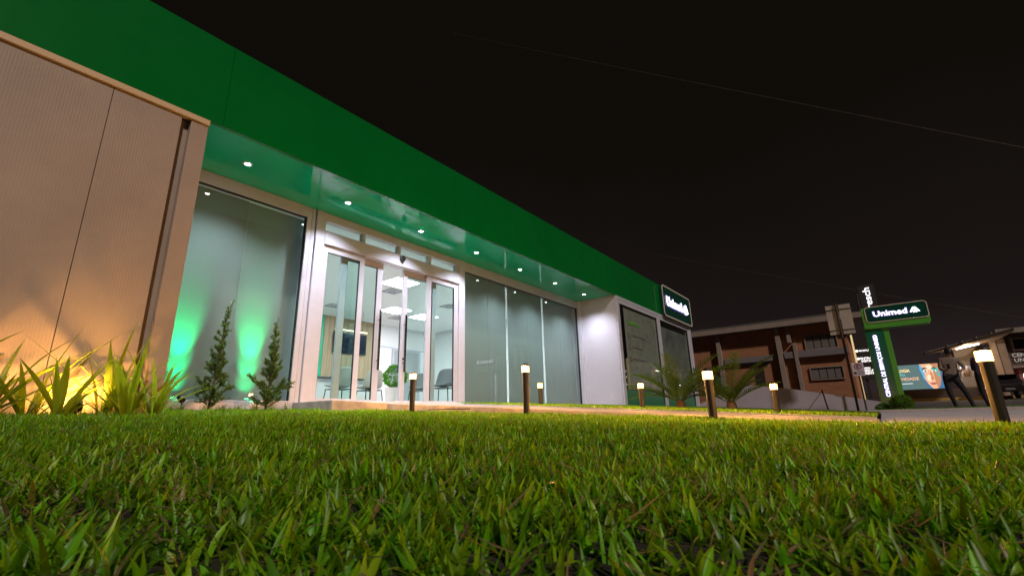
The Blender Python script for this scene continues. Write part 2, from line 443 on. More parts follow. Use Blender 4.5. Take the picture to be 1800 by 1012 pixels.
# right large window
window(6.502, 11.085, FL, ZS - .002, YG, fr=.06, top=.19, bot=.02, left=.05, right=.06)
cbx('corner_profile', (11.03, YG - .14, FL), (11.088, YG - .052, ZS - .002), WHITE, bevel=.006)
# return wall at the right of the porch
cbx('porch_return', (11.092, YF + .03, -.2), (11.16, YG + .16, ZS - .004), WPANEL)
# outer windows flush with the fascia
cbx('outer_head', (11.10, YF - .02, 2.985), (17.2, YF + .09, ZS - .006), WHITE, bevel=.005)
cbx('outer_post', (11.10, YF - .015, .1), (11.20, YF + .028, 2.984), WHITE, bevel=.005)
yo = YF + .04
window(11.202, 14.10, .15, 2.983, yo, fr=.06, top=.10, right=.16, bot=.06)
window(14.13, 16.99, .15, 2.983, yo, fr=.06, top=.10, bot=.06, right=.10)
cbx('outer_post', (14.102, YF - .03, .1), (14.128, YF + .06, 2.984), WHITE)
cbx('outer_post', (16.992, YF - .03, -.1), (17.2, YF + .12, 2.984), WHITE, bevel=.006)
# shell: roof, end walls, back, floor, ceilings
SH = mat('plain_render_wall', (.55, .53, .5), .8)
cbx('roof', (-6, YF + .055, 3.5), (17.18, 13, 3.62), SH)
cbx('end_wall', (17.0, YF + .13, -.3), (17.18, 12.9, 3.49), SH)
cbx('end_wall', (-6, YF + .17, -.3), (-5.85, 12.9, 3.49), SH)
cbx('back_wall', (-6, 12.92, -.3), (17.18, 13.05, 3.49), SH)
cbx('interior_floor', (1.5, YG + .165, FL - .1), (16.99, 12.1, FL - .004), FLOOR)
cbx('interior_ceiling', (1.5, YG + .11, 2.97), (11.2, 12.1, 3.0), CEIL)
cbx('interior_back_wall', (1.5, 12.0, FL), (11.2, 12.08, 2.969), INWALL)
cbx('interior_side_wall', (11.202, YG + .165, FL), (11.28, 12.08, 2.999), INWALL)
cbx('interior_side_wall', (1.40, YG + .21, FL), (1.478, 12.08, 2.999), INWALL)
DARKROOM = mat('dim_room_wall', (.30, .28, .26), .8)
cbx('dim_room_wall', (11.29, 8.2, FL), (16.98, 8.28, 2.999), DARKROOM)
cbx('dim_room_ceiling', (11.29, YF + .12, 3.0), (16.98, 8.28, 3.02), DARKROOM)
# wood-slat feature wall: separate boards
WOOD = mat('oak_board', (.42, .29, .18), .5, var=.25, scale=3, stretch=(6, 6, .4))
x = 7.08
while x < 8.60:
    cbx('wood_board', (x, 11.965, FL), (x + .148, 11.998, 2.968), WOOD, bevel=.003); x += .152
cbx('green_wall_panel', (6.72, 11.97, FL), (7.07, 11.998, 2.968), mat('green_panel', (.01, .42, .23), .4))
idoor = cbx('interior_door', (9.53, 11.96, FL), (10.55, 11.998, 2.2), mat('grey_door', (.33, .35, .36), .45))
f = MB(); f.box((9.46, 11.94, FL), (9.529, 11.999, 2.28)); f.box((10.551, 11.94, FL), (10.62, 11.999, 2.28)); f.box((9.529, 11.94, 2.201), (10.551, 11.999, 2.28))
fo = f.build('door_frame', WHITE); fo.parent = idoor; fo.matrix_parent_inverse = idoor.matrix_world.inverted()
for nm_, a, b_ in (('picture_rail', (8.61, 11.985, 2.27), (9.45, 11.999, 2.30)), ('picture_rail', (10.63, 11.985, 2.27), (11.19, 11.999, 2.30))): cbx(nm_, a, b_, WHITE)

# window stickers on the outer windows
FILM = mat('green_window_film', (.012, .16, .07), .35)
cbx('film_strip', (11.27, yo - .0095, .22), (13.93, yo - .006, .66), FILM)
cbx('film_strip', (14.20, yo - .0095, .22), (16.88, yo - .006, .55), FILM)
FROST = mat('frosted_film', (.42, .36, .32), .28, var=.15, scale=3)
cbx('frosted_panel', (11.62, yo + .008, .68), (13.93, yo + .012, 2.86), FROST)
cbx('frosted_panel', (14.25, yo + .008, .57), (16.85, yo + .012, 2.70), mat('hazy_film', (.30, .27, .25), .35, var=.45, scale=2.2))
me = text_mesh('Serviços:', width=.74, height=.16, offset=.015, extrude=.001)
cp(put_flat('lettering', me, mat('lime_vinyl', (.10, .45, .03), .4), FACE_Y, (12.20, yo - .008, 2.46)))
GREYV = mat('grey_vinyl', (.16, .155, .15), .5)
for i, z in enumerate((2.12, 1.80, 1.48)):
    cbx('vinyl_icon', (11.80, yo - .008, z - .07), (11.92, yo - .006, z + .07), GREYV)
    cbx('vinyl_line', (12.02, yo - .008, z + .0), (12.02 + (.95, .7, .95)[i], yo - .006, z + .03), GREYV)

# roof edge flashing on the fascia sign side: fascia sign box
DG = mat('dark_green_acrylic', (.004, .055, .035), .18, coat=.4)
LETTER = emit('lit_white_letters', (.86, .80, 1.0), 2.6)
sg = empty('fascia_sign', (15.75, YF - .002, 3.02)); tag(sg, 'dark green fascia sign box with lit white Unimed lettering at roof corner', 'sign')
def kid(o, p):
    o.parent = p; o.matrix_parent_inverse = Matrix.Translation(p.location).inverted(); return o
W_, H_ = 2.78, 1.00
cxs, czs = 15.78, 3.55
b = MB(); b.prism(rrect(W_, H_, .13), .055, -.055)
kid(put_flat('sign_body', b.mesh('sign_body'), DG, FACE_Y, (cxs, YF - .062, czs)), sg)
kid(put_flat('border', ring_mesh(rrect(W_ + .03, H_ + .03, .145), rrect(W_ - .05, H_ - .05, .105), .008), mat('pale_border', (.62, .58, .50), .4), FACE_Y, (cxs, YF - .121, czs)), sg)
kid(put_flat('lettering', text_mesh('Unimed', width=1.47, height=.32, offset=.004, spacing=1.08, extrude=.012), LETTER, FACE_Y, (cxs - .36, YF - .135, czs + .02)), sg)
BLOOM = emit('painted_violet_bloom', (.20, .12, .62), .55)  # glowing violet plates behind the letters, added to imitate bloom around them
kid(put_flat('painted_bloom', text_mesh('Unimed', width=1.54, height=.39, offset=.06, extrude=.004, spacing=1.08), BLOOM, FACE_Y, (cxs - .36, YF - .124, czs + .02)), sg)
kid(put_flat('emblem', poly_mesh(logo_polys(.44, .34), .012), LETTER, FACE_Y, (cxs + .80, YF - .135, czs + .02)), sg)

# ------------------------------------------------------------------ soffit downlights
DL = emit('downlight_lens', (.95, .96, 1.0), 33.0)
words = ['first', 'second', 'third', 'fourth', 'fifth', 'sixth', 'seventh']
lens_me = MB().lathe([(.030, 0), (.030, .004)], 18).mesh('lens', True)
ring_me = ring_mesh([(.055 * math.cos(2 * math.pi * k / 24), .055 * math.sin(2 * math.pi * k / 24)) for k in range(24)], [(.031 * math.cos(2 * math.pi * k / 24), .031 * math.sin(2 * math.pi * k / 24)) for k in range(24)], .005)
for k in range(7):
    x = 2.11 + 1.3903 * k
    t = empty('downlight', (x, 5.575, ZS)); tag(t, f'{words[k]} recessed white downlight in the green soffit counting from the cream wall', 'downlight', 'downlights along the green soffit')
    link('lens', lens_me, DL, t, (0, 0, -.0085)); link('trim_ring', ring_me, WHITE, t, (0, 0, -.0055))
    L = bpy.data.lights.new('downlight_lamp', 'SPOT'); L.energy = 150; L.spot_size = R_(128); L.spot_blend = 1.0; L.shadow_soft_size = .03; L.color = (.90, .90, 1.0)
    lo = bpy.data.objects.new('downlight_lamp', L); COL.objects.link(lo); lo.parent = t; lo.location = (0, 0, -.03)

# ------------------------------------------------------------------ roller blinds
BL = bpy.data.materials.new('grey_blind_fabric'); BL.use_nodes = True
t_ = BL.node_tree; pb = t_.nodes['Principled BSDF']; pb.inputs['Base Color'].default_value = (.25, .275, .275, 1); pb.inputs['Roughness'].default_value = .85
trn = t_.nodes.new('ShaderNodeBsdfTranslucent'); trn.inputs[0].default_value = (.30, .36, .35, 1); mxs = t_.nodes.new('ShaderNodeMixShader'); mxs.inputs[0].default_value = .07
t_.links.new(pb.outputs[0], mxs.inputs[1]); t_.links.new(trn.outputs[0], mxs.inputs[2]); t_.links.new(mxs.outputs[0], t_.nodes['Material Output'].inputs[0])
MATS['blind'] = BL
yb = YG + .13
def blind(x0, x1, label, zb, dy=0.0, wav=.004, cord=None):
    t = empty('roller_blind', ((x0 + x1) / 2, yb + dy, 2.95)); tag(t, label, 'blind', 'grey roller blinds behind the shopfront glass')
    b = MB(); n = 14
    for i in range(n + 1):
        u = x0 + (x1 - x0) * i / n; d = wav * math.sin(i * 1.3 + x0)
        b.v += [(u, yb + dy + d, zb), (u, yb + dy + d * .4, 2.95)]
    for i in range(n): b.f.append((2 * i, 2 * i + 2, 2 * i + 3, 2 * i + 1))
    kid(b.build('fabric', BL, smooth=True), t)
    kid(MB().box((x0, yb + dy - .008, zb - .018), (x1, yb + dy + .008, zb - .001)).build('hem_bar', mat('hem_bar', (.4, .42, .42), .5)), t)
    kid(MB().tube([(x0, yb + dy + .035, 2.925), (x1, yb + dy + .035, 2.925)], .028, 12).build('roller', WHITE, smooth=True), t)
    if cord:
        kid(MB().tube([(cord, yb + dy - .02, 2.94), (cord + .004, yb + dy - .02, 1.35), (cord, yb + dy - .02, 1.05)], .004, 6).build('cord', mat('cord', (.35, .37, .37), .5)), t)
blind(1.50, 2.485, 'grey roller blind next to the cream wall', FL + .015, .045)
blind(2.465, 3.29, 'grey roller blind beside the left door post', FL + .015, .065, cord=2.50)
blind(6.45, 7.44, 'grey roller blind just right of the glass doors', FL + .06, 0)
blind(7.42, 8.09, 'second grey roller blind right of the doors, before first bright slit', FL + .06, .02, cord=7.45)
blind(8.135, 8.90, 'grey roller blind just right of first bright slit', FL + .06, 0)
blind(8.88, 9.54, 'grey roller blind just left of second bright slit', FL + .06, .02, cord=8.9)
blind(9.58, 10.35, 'grey roller blind just right of second bright slit', FL + .06, 0)
blind(10.33, 11.085, 'grey roller blind closest to the white return wall', FL + .06, .02, cord=10.36)

# ------------------------------------------------------------------ interior things
LEDM = emit('led_panel', (.94, .98, 1.0), 33.0)
def led(x, y, label):
    t = empty('ceiling_light', (x, y, 2.969)); tag(t, label, 'ceiling light', 'square ceiling light panels in the clinic')
    link('diffuser', MB().box((-.30, -.30, -.012), (.30, .30, -.004)).mesh('diffuser'), LEDM, t)
    f = MB(); f.box((-.32, -.32, -.014), (.32, -.301, -.001)); f.box((-.32, .301, -.014), (.32, .32, -.001)); f.box((-.32, -.3, -.014), (-.301, .3, -.001)); f.box((.301, -.3, -.014), (.32, .3, -.001))
    link('frame', f.mesh('frame'), WHITE, t)
led(6.40, 7.94, 'bright square ceiling light nearest the open doors')
led(8.05, 10.1, 'bright square ceiling light behind the left sliding door handle')
led(9.15, 10.2, 'bright square ceiling light behind the right sliding door')
led(3.4, 8.4, 'bright square ceiling light behind the left blinds')
led(5.2, 10.1, 'bright square ceiling light over the reception desk')
led(9.3, 7.9, 'bright square ceiling light behind the right blinds')
VENTM = mat('vent_grey', (.25, .25, .25), .6)
def vent(x, y, label):
    t = empty('air_vent', (x, y, 2.969)); tag(t, label, 'air vent', 'square air vents in the clinic ceiling')
    for i, s_ in enumerate((.19, .13, .07)):
        link('louvre', ring_mesh([(-s_, -s_), (s_, -s_), (s_, s_), (-s_, s_)], [(-s_ + .035, -s_ + .035), (s_ - .035, -s_ + .035), (s_ - .035, s_ - .035), (-s_ + .035, s_ - .035)], .003), VENTM if i != 1 else WHITE, t, (0, 0, -.006 - i * .006))
vent(6.745, 8.63, 'square air vent right behind the nearest ceiling light')
vent(8.71, 10.89, 'small square air vent near the back wall, seen through the open door')
vent(6.64, 10.84, 'square air vent above the wood panelled wall')
vent(8.72, 8.74, 'square air vent above the grey chairs on the right')
# tv
t = empty('television', (7.9, 11.93, 1.94)); tag(t, 'black wall-mounted television on the wood boards', 'television')
kid(MB().box((7.36, 11.90, 1.94), (8.44, 11.945, 2.54)).build('casing', mat('tv_black', (.01, .011, .013), .35), bevel=.006), t)
kid(MB().box((7.375, 11.894, 1.955), (8.425, 11.899, 2.525)).build('screen', mat('tv_screen', (.006, .012, .028), .08)), t)
kid(MB().box((7.7, 11.946, 2.1), (8.1, 11.964, 2.4)).build('bracket', STEEL), t)
t = empty('pendant_light', (7.4, 10.9, 2.3)); tag(t, 'thin lit linear pendant lamp hanging before the wood wall', 'lamp')
kid(MB().box((6.75, 10.88, 2.395), (7.72, 10.91, 2.42)).build('lamp_bar', mat('bar_black', (.02, .02, .02), .4)), t)
kid(MB().box((6.75, 10.882, 2.385), (7.72, 10.908, 2.394)).build('tube', emit('pendant_tube', (1, .75, .5), 9)), t)
for x in (6.9, 7.57): kid(MB().tube([(x, 10.895, 2.42), (x, 10.895, 2.969)], .004, 6).build('wire', mat('bar_black', (.02, .02, .02), .4)), t)
# desk
t = empty('reception_desk', (6.6, 9.9, FL)); tag(t, 'long reception desk with dark top and white front', 'desk')
kid(MB().box((5.2, 9.75, .99), (7.55, 10.45, 1.03)).build('desk_top', mat('desk_dark', (.06, .065, .07), .4), bevel=.004), t)
kid(MB().box((5.25, 9.83, FL), (7.5, 9.87, .989)).build('front_panel', INWALL), t)
for x in (5.25, 7.46): kid(MB().box((x, 9.871, FL), (x + .04, 10.42, .989)).build('side_panel', INWALL), t)
# chairs
def chair(x, y, rz, label, m, s=1.0):
    t = empty('chair', (x, y, FL), rz); tag(t, label, 'chair', 'upholstered chairs in the clinic'); t.scale = (s, s, s)
    sh = MB(); n = 9     # curved shell: seat then back
    prof = [(-.24, .455), (-.10, .44), (.05, .435), (.16, .45), (.215, .52), (.245, .64), (.265, .76), (.28, .86)]
    wd = [.22, .24, .25, .25, .25, .24, .22, .19]
    for (yy, zz), w_ in zip(prof, wd):
        for k in range(n):
            u = -1 + 2 * k / (n - 1); sh.v.append((u * w_, yy - .07 * abs(u) ** 2.5 * (1 if zz > .5 else .2), zz + .045 * abs(u) ** 3 * (1 if zz < .6 else 0) - (.05 * abs(u) ** 4 if zz > .8 else 0)))
    for i in range(len(prof) - 1):
        for k in range(n - 1):
            a = i * n + k; sh.f.append((a, a + 1, a + n + 1, a + n))
    me = sh.mesh('shell', True); o = link('shell', me, m, t); sm = o.modifiers.new('thick', 'SOLIDIFY'); sm.thickness = .03; sb = o.modifiers.new('sub', 'SUBSURF'); sb.levels = 1; sb.render_levels = 1
    BK = mat('chair_leg_black', (.015, .015, .016), .4)
    MB().box((-.20, -.20, .405), (.20, .19, .42)).build('seat_frame', BK, t)
    for sx_ in (-1, 1):
        for sy_ in (-1, 1):
            MB().tube([(sx_ * .19, sy_ * .18, .41), (sx_ * .23, sy_ * .23, 0)], .011, 8).build('leg', BK, t, smooth=True)
BEI = mat('beige_upholstery', (.42, .40, .35), .8)
GRY = mat('grey_upholstery', (.20, .21, .22), .8)
chair(5.80, 9.05, R_(180), 'beige upholstered chair at the desk, behind the left fixed door', BEI, 1.02)
chair(6.60, 9.10, R_(176), 'beige upholstered chair at the desk, behind the left sliding door', BEI, 1.02)
chair(7.62, 8.55, R_(-60), 'grey upholstered chair behind the right sliding door', GRY)
chair(7.78, 7.95, R_(-70), 'grey upholstered chair closest to the right door post', GRY, 1.08)
# keyboard / monitor top seen above desk
t = empty('desk_phone', (6.35, 10.0, 1.031)); tag(t, 'small dark device lying on the reception desk', 'device')
kid(MB().box((6.2, 9.95, 1.031), (6.55, 10.12, 1.075)).build('case', mat('bar_black', (.02, .02, .02), .4), bevel=.008), t)

# ------------------------------------------------------------------ foliage helpers
def leaf_cloud(n, sampler, size, col, seed, aspect=.55):
    """n small pointed leaves at points/normals from sampler -> V,T,colors"""
    rs = np.random.RandomState(seed); P, D = sampler(rs, n)
    D = D + rs.normal(0, .45, D.shape); D /= np.linalg.norm(D, axis=1)[:, None]
    side = np.cross(D, rs.normal(0, 1, D.shape)); side /= np.linalg.norm(side, axis=1)[:, None]
    s = size * rs.uniform(.6, 1.3, n)[:, None]
    nrm = np.cross(D, side)
    V = np.stack([P, P + D * s * .5 + side * s * aspect * .5 + nrm * s * .08, P + D * s, P + D * s * .5 - side * s * aspect * .5 + nrm * s * .08], 1).reshape(-1, 3)
    i = np.arange(n)[:, None] * 4
    T = np.concatenate([i + [0, 1, 2], i + [0, 2, 3]], 0)
    c = np.array(col) * rs.uniform(.55, 1.45, (n, 1)) * (1 + rs.normal(0, .08, (n, 3)))
    return V, T, np.repeat(np.clip(c, .001, 1), 4, 0)
LEAF = leafmat('foliage', attr='leaf_colour')
GRASSM = leafmat('grass_blade', attr='leaf_colour', rough=.40, trans=.45)
BARK = mat('bark', (.10, .065, .04), .9, var=.4, scale=25, bump=.5, bscale=60)

def ball_bush(name, loc, r, n, leafs, col, seed, parent=None, squash=1.0):
    def samp(rs, n):
        d = rs.normal(0, 1, (n, 3)); d /= np.linalg.norm(d, axis=1)[:, None]
        lum = 1 + .07 * np.sin(d[:, 0] * 7 + seed) * np.sin(d[:, 1] * 6) + .05 * np.sin(d[:, 2] * 9)
        p = d * (r * lum * rs.uniform(.70, 1.0, n) ** .5)[:, None]; p[:, 2] *= squash
        return p, d
    V, T, c = leaf_cloud(n, samp, leafs, col, seed)
    o = link(name, np_mesh(name, V, T, c), LEAF, parent, loc); return o
# topiary in the doorway
t = empty('potted_topiary', (5.72, 7.12, FL)); tag(t, 'round clipped topiary in a tall white pot inside the open doors', 'potted plant')
MB().lathe([(.13, 0), (.15, .02), (.175, .32), (.18, .335), (.165, .335), (.155, .30)], 24).build('pot', mat('white_pot', (.70, .70, .71), .35), t, smooth=True)
MB().tube([(0, 0, .28), (.01, 0, .5)], .014, 8).build('trunk', BARK, t)
ball_bush('crown', (0, 0, .54), .20, 3600, .032, (.07, .25, .02), 3, t)

# ------------------------------------------------------------------ bollards
BOLM = mat('dark_bronze_bollard', (.030, .022, .018), .42, .0, var=.2, scale=20)
HEAD = bpy.data.materials.new('bollard_lens'); HEAD.use_nodes = True
t_ = HEAD.node_tree; t_.nodes.clear(); o_ = t_.nodes.new('ShaderNodeOutputMaterial'); ad = t_.nodes.new('ShaderNodeAddShader'); tr_ = t_.nodes.new('ShaderNodeBsdfTransparent'); em_ = t_.nodes.new('ShaderNodeEmission')
tr_.inputs[0].default_value = (.9, .9, .9, 1); em_.inputs[0].default_value = (1, .46, .13, 1); em_.inputs[1].default_value = 3.4
t_.links.new(tr_.outputs[0], ad.inputs[0]); t_.links.new(em_.outputs[0], ad.inputs[1]); t_.links.new(ad.outputs[0], o_.inputs[0])
head_me = MB().lathe([(.034, 0), (.035, .006), (.035, .050), (.034, .056)], 22).mesh('lamp_head', True)
cap_me = MB().lathe([(.033, 0), (.033, .006), (.027, .018), (.014, .026), (.002, .028)], 22).mesh('cap', True)
def bollard(x, y, ztop, hgt, label, group, foot=False):
    zb = ztop - hgt
    t = empty('bollard_light', (x, y, zb)); tag(t, label, 'bollard', group)
    hb = hgt - .084
    pr = []
    seg = 32; b = MB()        # fluted post
    for z in (-.15, hb * .25, hb * .252, hb * .256, hb * .258, hb):
        rr = .0295 if abs(z - hb * .254) < .001 * hb + .0015 else .030
        for k in range(seg):
            a = 2 * math.pi * k / seg; r2 = rr * (1 - (.07 if k % 4 == 0 else 0)); b.v.append((r2 * math.cos(a), r2 * math.sin(a), z))
    for i in range(5):
        for k in range(seg):
            j = (k + 1) % seg; b.f.append((i * seg + k, i * seg + j, (i + 1) * seg + j, (i + 1) * seg + k))
    b.f.append(tuple(range(5 * seg, 6 * seg)))
    b.build('post', BOLM, t, smooth=True)
    link('lamp_head', head_me, HEAD, t, (0, 0, hb)); link('cap', cap_me, BOLM, t, (0, 0, hb + .056))
    L = bpy.data.lights.new('bollard_lamp', 'POINT'); L.energy = 46; L.color = (1, .42, .08); L.shadow_soft_size = .02
    lo = bpy.data.objects.new('bollard_lamp', L); COL.objects.link(lo); lo.parent = t; lo.location = (0, 0, hb + .028)
    if foot:
        MB().lathe([(.055, 0), (.055, .006)], 24).build('base_plate', BOLM, t, smooth=True)
        MB().box((-.085, -.085, -.10), (.085, .085, -.001)).build('footing', CONC, t, bevel=.006)
bollard(3.62, 4.19, .556, .47, 'lit bollard in front of the open clinic doors', 'bollards along the left side of the path')
bollard(3.60, 2.59, .507, .475, 'lit bollard on a small concrete footing, left of the path', 'bollards along the left side of the path', True)
bollard(3.60, .962, .329, .43, 'lit bollard standing before the palm fronds, left of the path', 'bollards along the left side of the path')
bollard(3.60, -.492, .325, .44, 'largest lit bollard at the right edge of the picture', 'bollards along the left side of the path')
bollard(5.73, 3.87, .515, .36, 'small lit bollard in front of the big blinds, beyond the path', 'bollards along the right side of the path')
bollard(5.73, 2.352, .4225, .36, 'small lit bollard before the outer window and left palm', 'bollards along the right side of the path')
bollard(5.70, .870, .322, .36, 'small lit bollard before the grey ramp wall', 'bollards along the right side of the path')

# ------------------------------------------------------------------ left bed: strap-leaved plants and warm uplight
STRAP = leafmat('strap_leaf', (.24, .32, .022), .42, .6)
def strap_leaf(base, az, L, wd, bend, tilt0, rs):
    n = 9; V = []; F_ = []; p = np.array(base, float); th = tilt0
    d = np.array([math.cos(az), math.sin(az)]); sd = np.array([-math.sin(az), math.cos(az), 0]); tw = rs.uniform(-.5, .5)
    for i in range(n):
        u = i / (n - 1); ww = wd * (.55 + .45 * math.sin(min(1, u * 2.2) * math.pi / 2)) * (1 - u ** 3.0) + .0008
        a2 = math.atan2(sd[1], sd[0]) + tw * u; s3 = np.array([math.cos(a2), math.sin(a2), 0])
        up = np.array([-math.cos(th) * d[0], -math.cos(th) * d[1], math.sin(th)])
        V += [tuple(p - s3 * ww / 2 + up * ww * .16), tuple(p), tuple(p + s3 * ww / 2 + up * ww * .16)]
        th += bend / n
        p = p + np.array([math.sin(th) * d[0], math.sin(th) * d[1], math.cos(th)]) * L / (n - 1)
    for i in range(n - 1):
        a = i * 3; F_ += [(a, a + 1, a + 4, a + 3), (a + 1, a + 2, a + 5, a + 4)]
    me = bpy.data.meshes.new('leaf'); me.from_pydata(V, [], F_); me.update(); me.shade_smooth(); return me
def strap_plant(x, y, n, hmax, label, seed, azr=(0, 2 * math.pi)):
    rs = np.random.RandomState(seed); z = float(lawn_z(x, y)) - .01
    t = empty('strap_leaf_plant', (x, y, z)); tag(t, label, 'plant', 'strap-leaved plants along the cream wall')
    for i in range(n):
        az = rs.uniform(*azr); r0 = rs.uniform(0, .06)
        L = hmax * (rs.uniform(.75, 1.08) if i % 3 else rs.uniform(.35, .65)); me = strap_leaf((r0 * math.cos(az), r0 * math.sin(az), 0), az, L, rs.uniform(.034, .056), rs.uniform(.2, 1.1), rs.uniform(.02, .62), rs)
        link('leaf', me, STRAP, t)
strap_plant(.40, 4.60, 22, .80, 'tall strap-leaved plant at the left picture edge', 11)
strap_plant(.62, 4.80, 13, .80, 'strap-leaved plant just left of the glowing ground lamp', 12)
strap_plant(1.06, 4.84, 14, .78, 'strap-leaved plant just right of the glowing ground lamp', 13)
strap_plant(1.16, 4.66, 22, .64, 'dense strap-leaved plant at the end of the cream wall', 14)
strap_plant(1.38, 4.80, 18, .58, 'sparse strap-leaved plant in front of the green lit glass', 15)
strap_plant(.74, 4.50, 13, .56, 'low strap-leaved plant spreading in front of the glowing ground lamp', 17)
strap_plant(.08, 4.74, 16, .80, 'strap-leaved plant mostly cut off by the left picture edge', 16)
def uplight(name, loc, label, energy, col, aim, size, blend, group, lenscol, ls):
    t = empty(name, loc); tag(t, label, 'ground lamp', group)
    q = Vector(aim).normalized().to_track_quat('Z', 'Y')
    b = MB().lathe([(.030, 0), (.036, .01), (.036, .07), (.032, .07), (.030, .062)], 18).mesh('housing', True); b.transform(q.to_matrix().to_4x4()); link('housing', b, mat('lamp_black', (.02, .02, .02), .4), t, (0, 0, .03))
    b = MB().lathe([(.028, .0645), (.028, .066)], 18).mesh('lens', True); b.transform(q.to_matrix().to_4x4()); link('lens', b, emit(lenscol[0], lenscol[1], ls), t, (0, 0, .03))
    MB().tube([(0, 0, -.1), (0, 0, .035)], .008, 8).build('spike', mat('lamp_black', (.02, .02, .02), .4), t)
    L = bpy.data.lights.new(name + '_beam', 'SPOT'); L.energy = energy; L.color = col; L.spot_size = R_(size); L.spot_blend = blend; L.shadow_soft_size = .018
    lo = bpy.data.objects.new(name + '_beam', L); COL.objects.link(lo); lo.parent = t; lo.location = Vector((0, 0, .03)) + Vector(aim).normalized() * .085
    lo.rotation_euler = Vector(aim).to_track_quat('-Z', 'Y').to_euler()
    return t
def LZ(x, y): return float(lawn_z(x, y))
uplight('warm_uplight', (.87, 4.70, LZ(.87, 4.70) + .015), 'warm glowing ground lamp among the strap-leaved plants', 26, (1, .47, .10), (0, .6, .75), 168, .7, 'warm ground lamps by the cream wall', ('warm_lens', (1, .6, .2)), 60)
uplight('warm_uplight', (.26, 4.70, LZ(.26, 4.7) + .015), 'warm ground lamp behind the leftmost strap-leaved plant', 15, (1, .42, .09), (0, .6, .75), 168, .7, 'warm ground lamps by the cream wall', ('warm_lens', (1, .6, .2)), 60)
def green_lamp(x, label):
    t = uplight('green_uplight', (x, 6.0, .255), label, 16, (0, 1, .29), (0, .82, .57), 46, 1.0, 'green ground lamps at the foot of the glass', ('green_lens', (.1, 1, .45)), 14)
    for aim, e_, sz in (((0, .545, .84), 70, 36), ((0, .30, .954), 470, 30)):     # two extra spots, tipped higher, added to stretch the lamp's beam into a stripe
        L = bpy.data.lights.new('green_uplight_beam', 'SPOT'); L.energy = e_; L.color = (0, 1, .29); L.spot_size = R_(sz); L.spot_blend = 1.0; L.shadow_soft_size = .018
        lo = bpy.data.objects.new('green_uplight_beam', L); COL.objects.link(lo); lo.parent = t; lo.location = Vector((0, 0, .03)) + Vector((0, .82, .57)) * .09
        lo.rotation_euler = Vector(aim).to_track_quat('-Z', 'Y').to_euler()
green_lamp(1.96, 'green uplight at the foot of the glass beside the cream wall')
green_lamp(2.75, 'green uplight behind the smaller conifer sapling')

# ------------------------------------------------------------------ conifer saplings
def conifer(x, y, h, wmax, lean, label, seed, topbare=.2):
    rs = np.random.RandomState(seed); z = LZ(x, y) - .01
    t = empty('conifer_sapling', (x, y, z)); tag(t, label, 'conifer', 'conifer saplings before the left window')
    def stem(u): return np.array([lean * u ** 2.2 + .02 * math.sin(u * 5), .01 * math.sin(u * 7), h * u])
    MB().tube([tuple(stem(u)) for u in np.linspace(0, .93, 9)], [.013 * (1 - .8 * u) + .001 for u in np.linspace(0, 1, 9)], 7).build('trunk', BARK, t, smooth=True)
    P = []; D = []
    nb = 52
    tw = MB()
    for i in range(nb):
        u = .05 + .90 * (i / nb) ** 1.15; az = i * 2.399 + rs.uniform(-.5, .5)
        if u < .5: bl = wmax * (1 - .5 * abs(u - .16) / .34) * rs.uniform(.45, 1.25)
        else: bl = wmax * rs.uniform(.28, .62) * (1.12 - u) * 1.5
        bl = max(bl, .035); p0 = stem(u); el = rs.uniform(.35, 1.0) if u < .25 else rs.uniform(.75, 1.2)
        d = np.array([math.cos(az) * math.cos(el), math.sin(az) * math.cos(el), math.sin(el)])
        tip = p0 + d * bl
        tw.tube([tuple(p0), tuple((p0 + tip) / 2 - [0, 0, .008]), tuple(tip)], [.003, .002, .001], 4, False)
        subs = [(p0, tip, bl)]
        for q_ in range(int(bl / .045)):
            s0 = rs.uniform(.25, .9); b0 = p0 + (tip - p0) * s0; dd = d + rs.normal(0, .45, 3); dd /= np.linalg.norm(dd); subs.append((b0, b0 + dd * bl * .33, bl * .33))
        for b0, b1, ll in subs:
            k = int(14 + 560 * ll)
            for j in range(k):
                s_ = rs.uniform(.05, 1.0); q = b0 + (b1 - b0) * s_ + rs.normal(0, .004, 3)
                P.append(q); D.append((b1 - b0) / ll + rs.normal(0, .30, 3))
    for j in range(40):
        u = rs.uniform(.9, 1.03); P.append(stem(u) + rs.normal(0, .004, 3)); D.append(np.array([.3, 0, 1.]))
    tw.build('twigs', BARK, t)
    P = np.array(P); D = np.array(D); D /= np.linalg.norm(D, axis=1)[:, None]
    V, T, c = leaf_cloud(len(P), lambda r_, n: (P, D), .028, (.09, .16, .042), seed, .30)
    link('crown', np_mesh('crown', V, T, c), LEAF, t)
conifer(2.12, 5.72, 1.22, .23, .11, 'taller conifer sapling with its tip bent to the right', 21)
conifer(2.74, 5.75, 1.10, .25, .05, 'smaller conifer sapling with an open branched crown near the doors', 22)

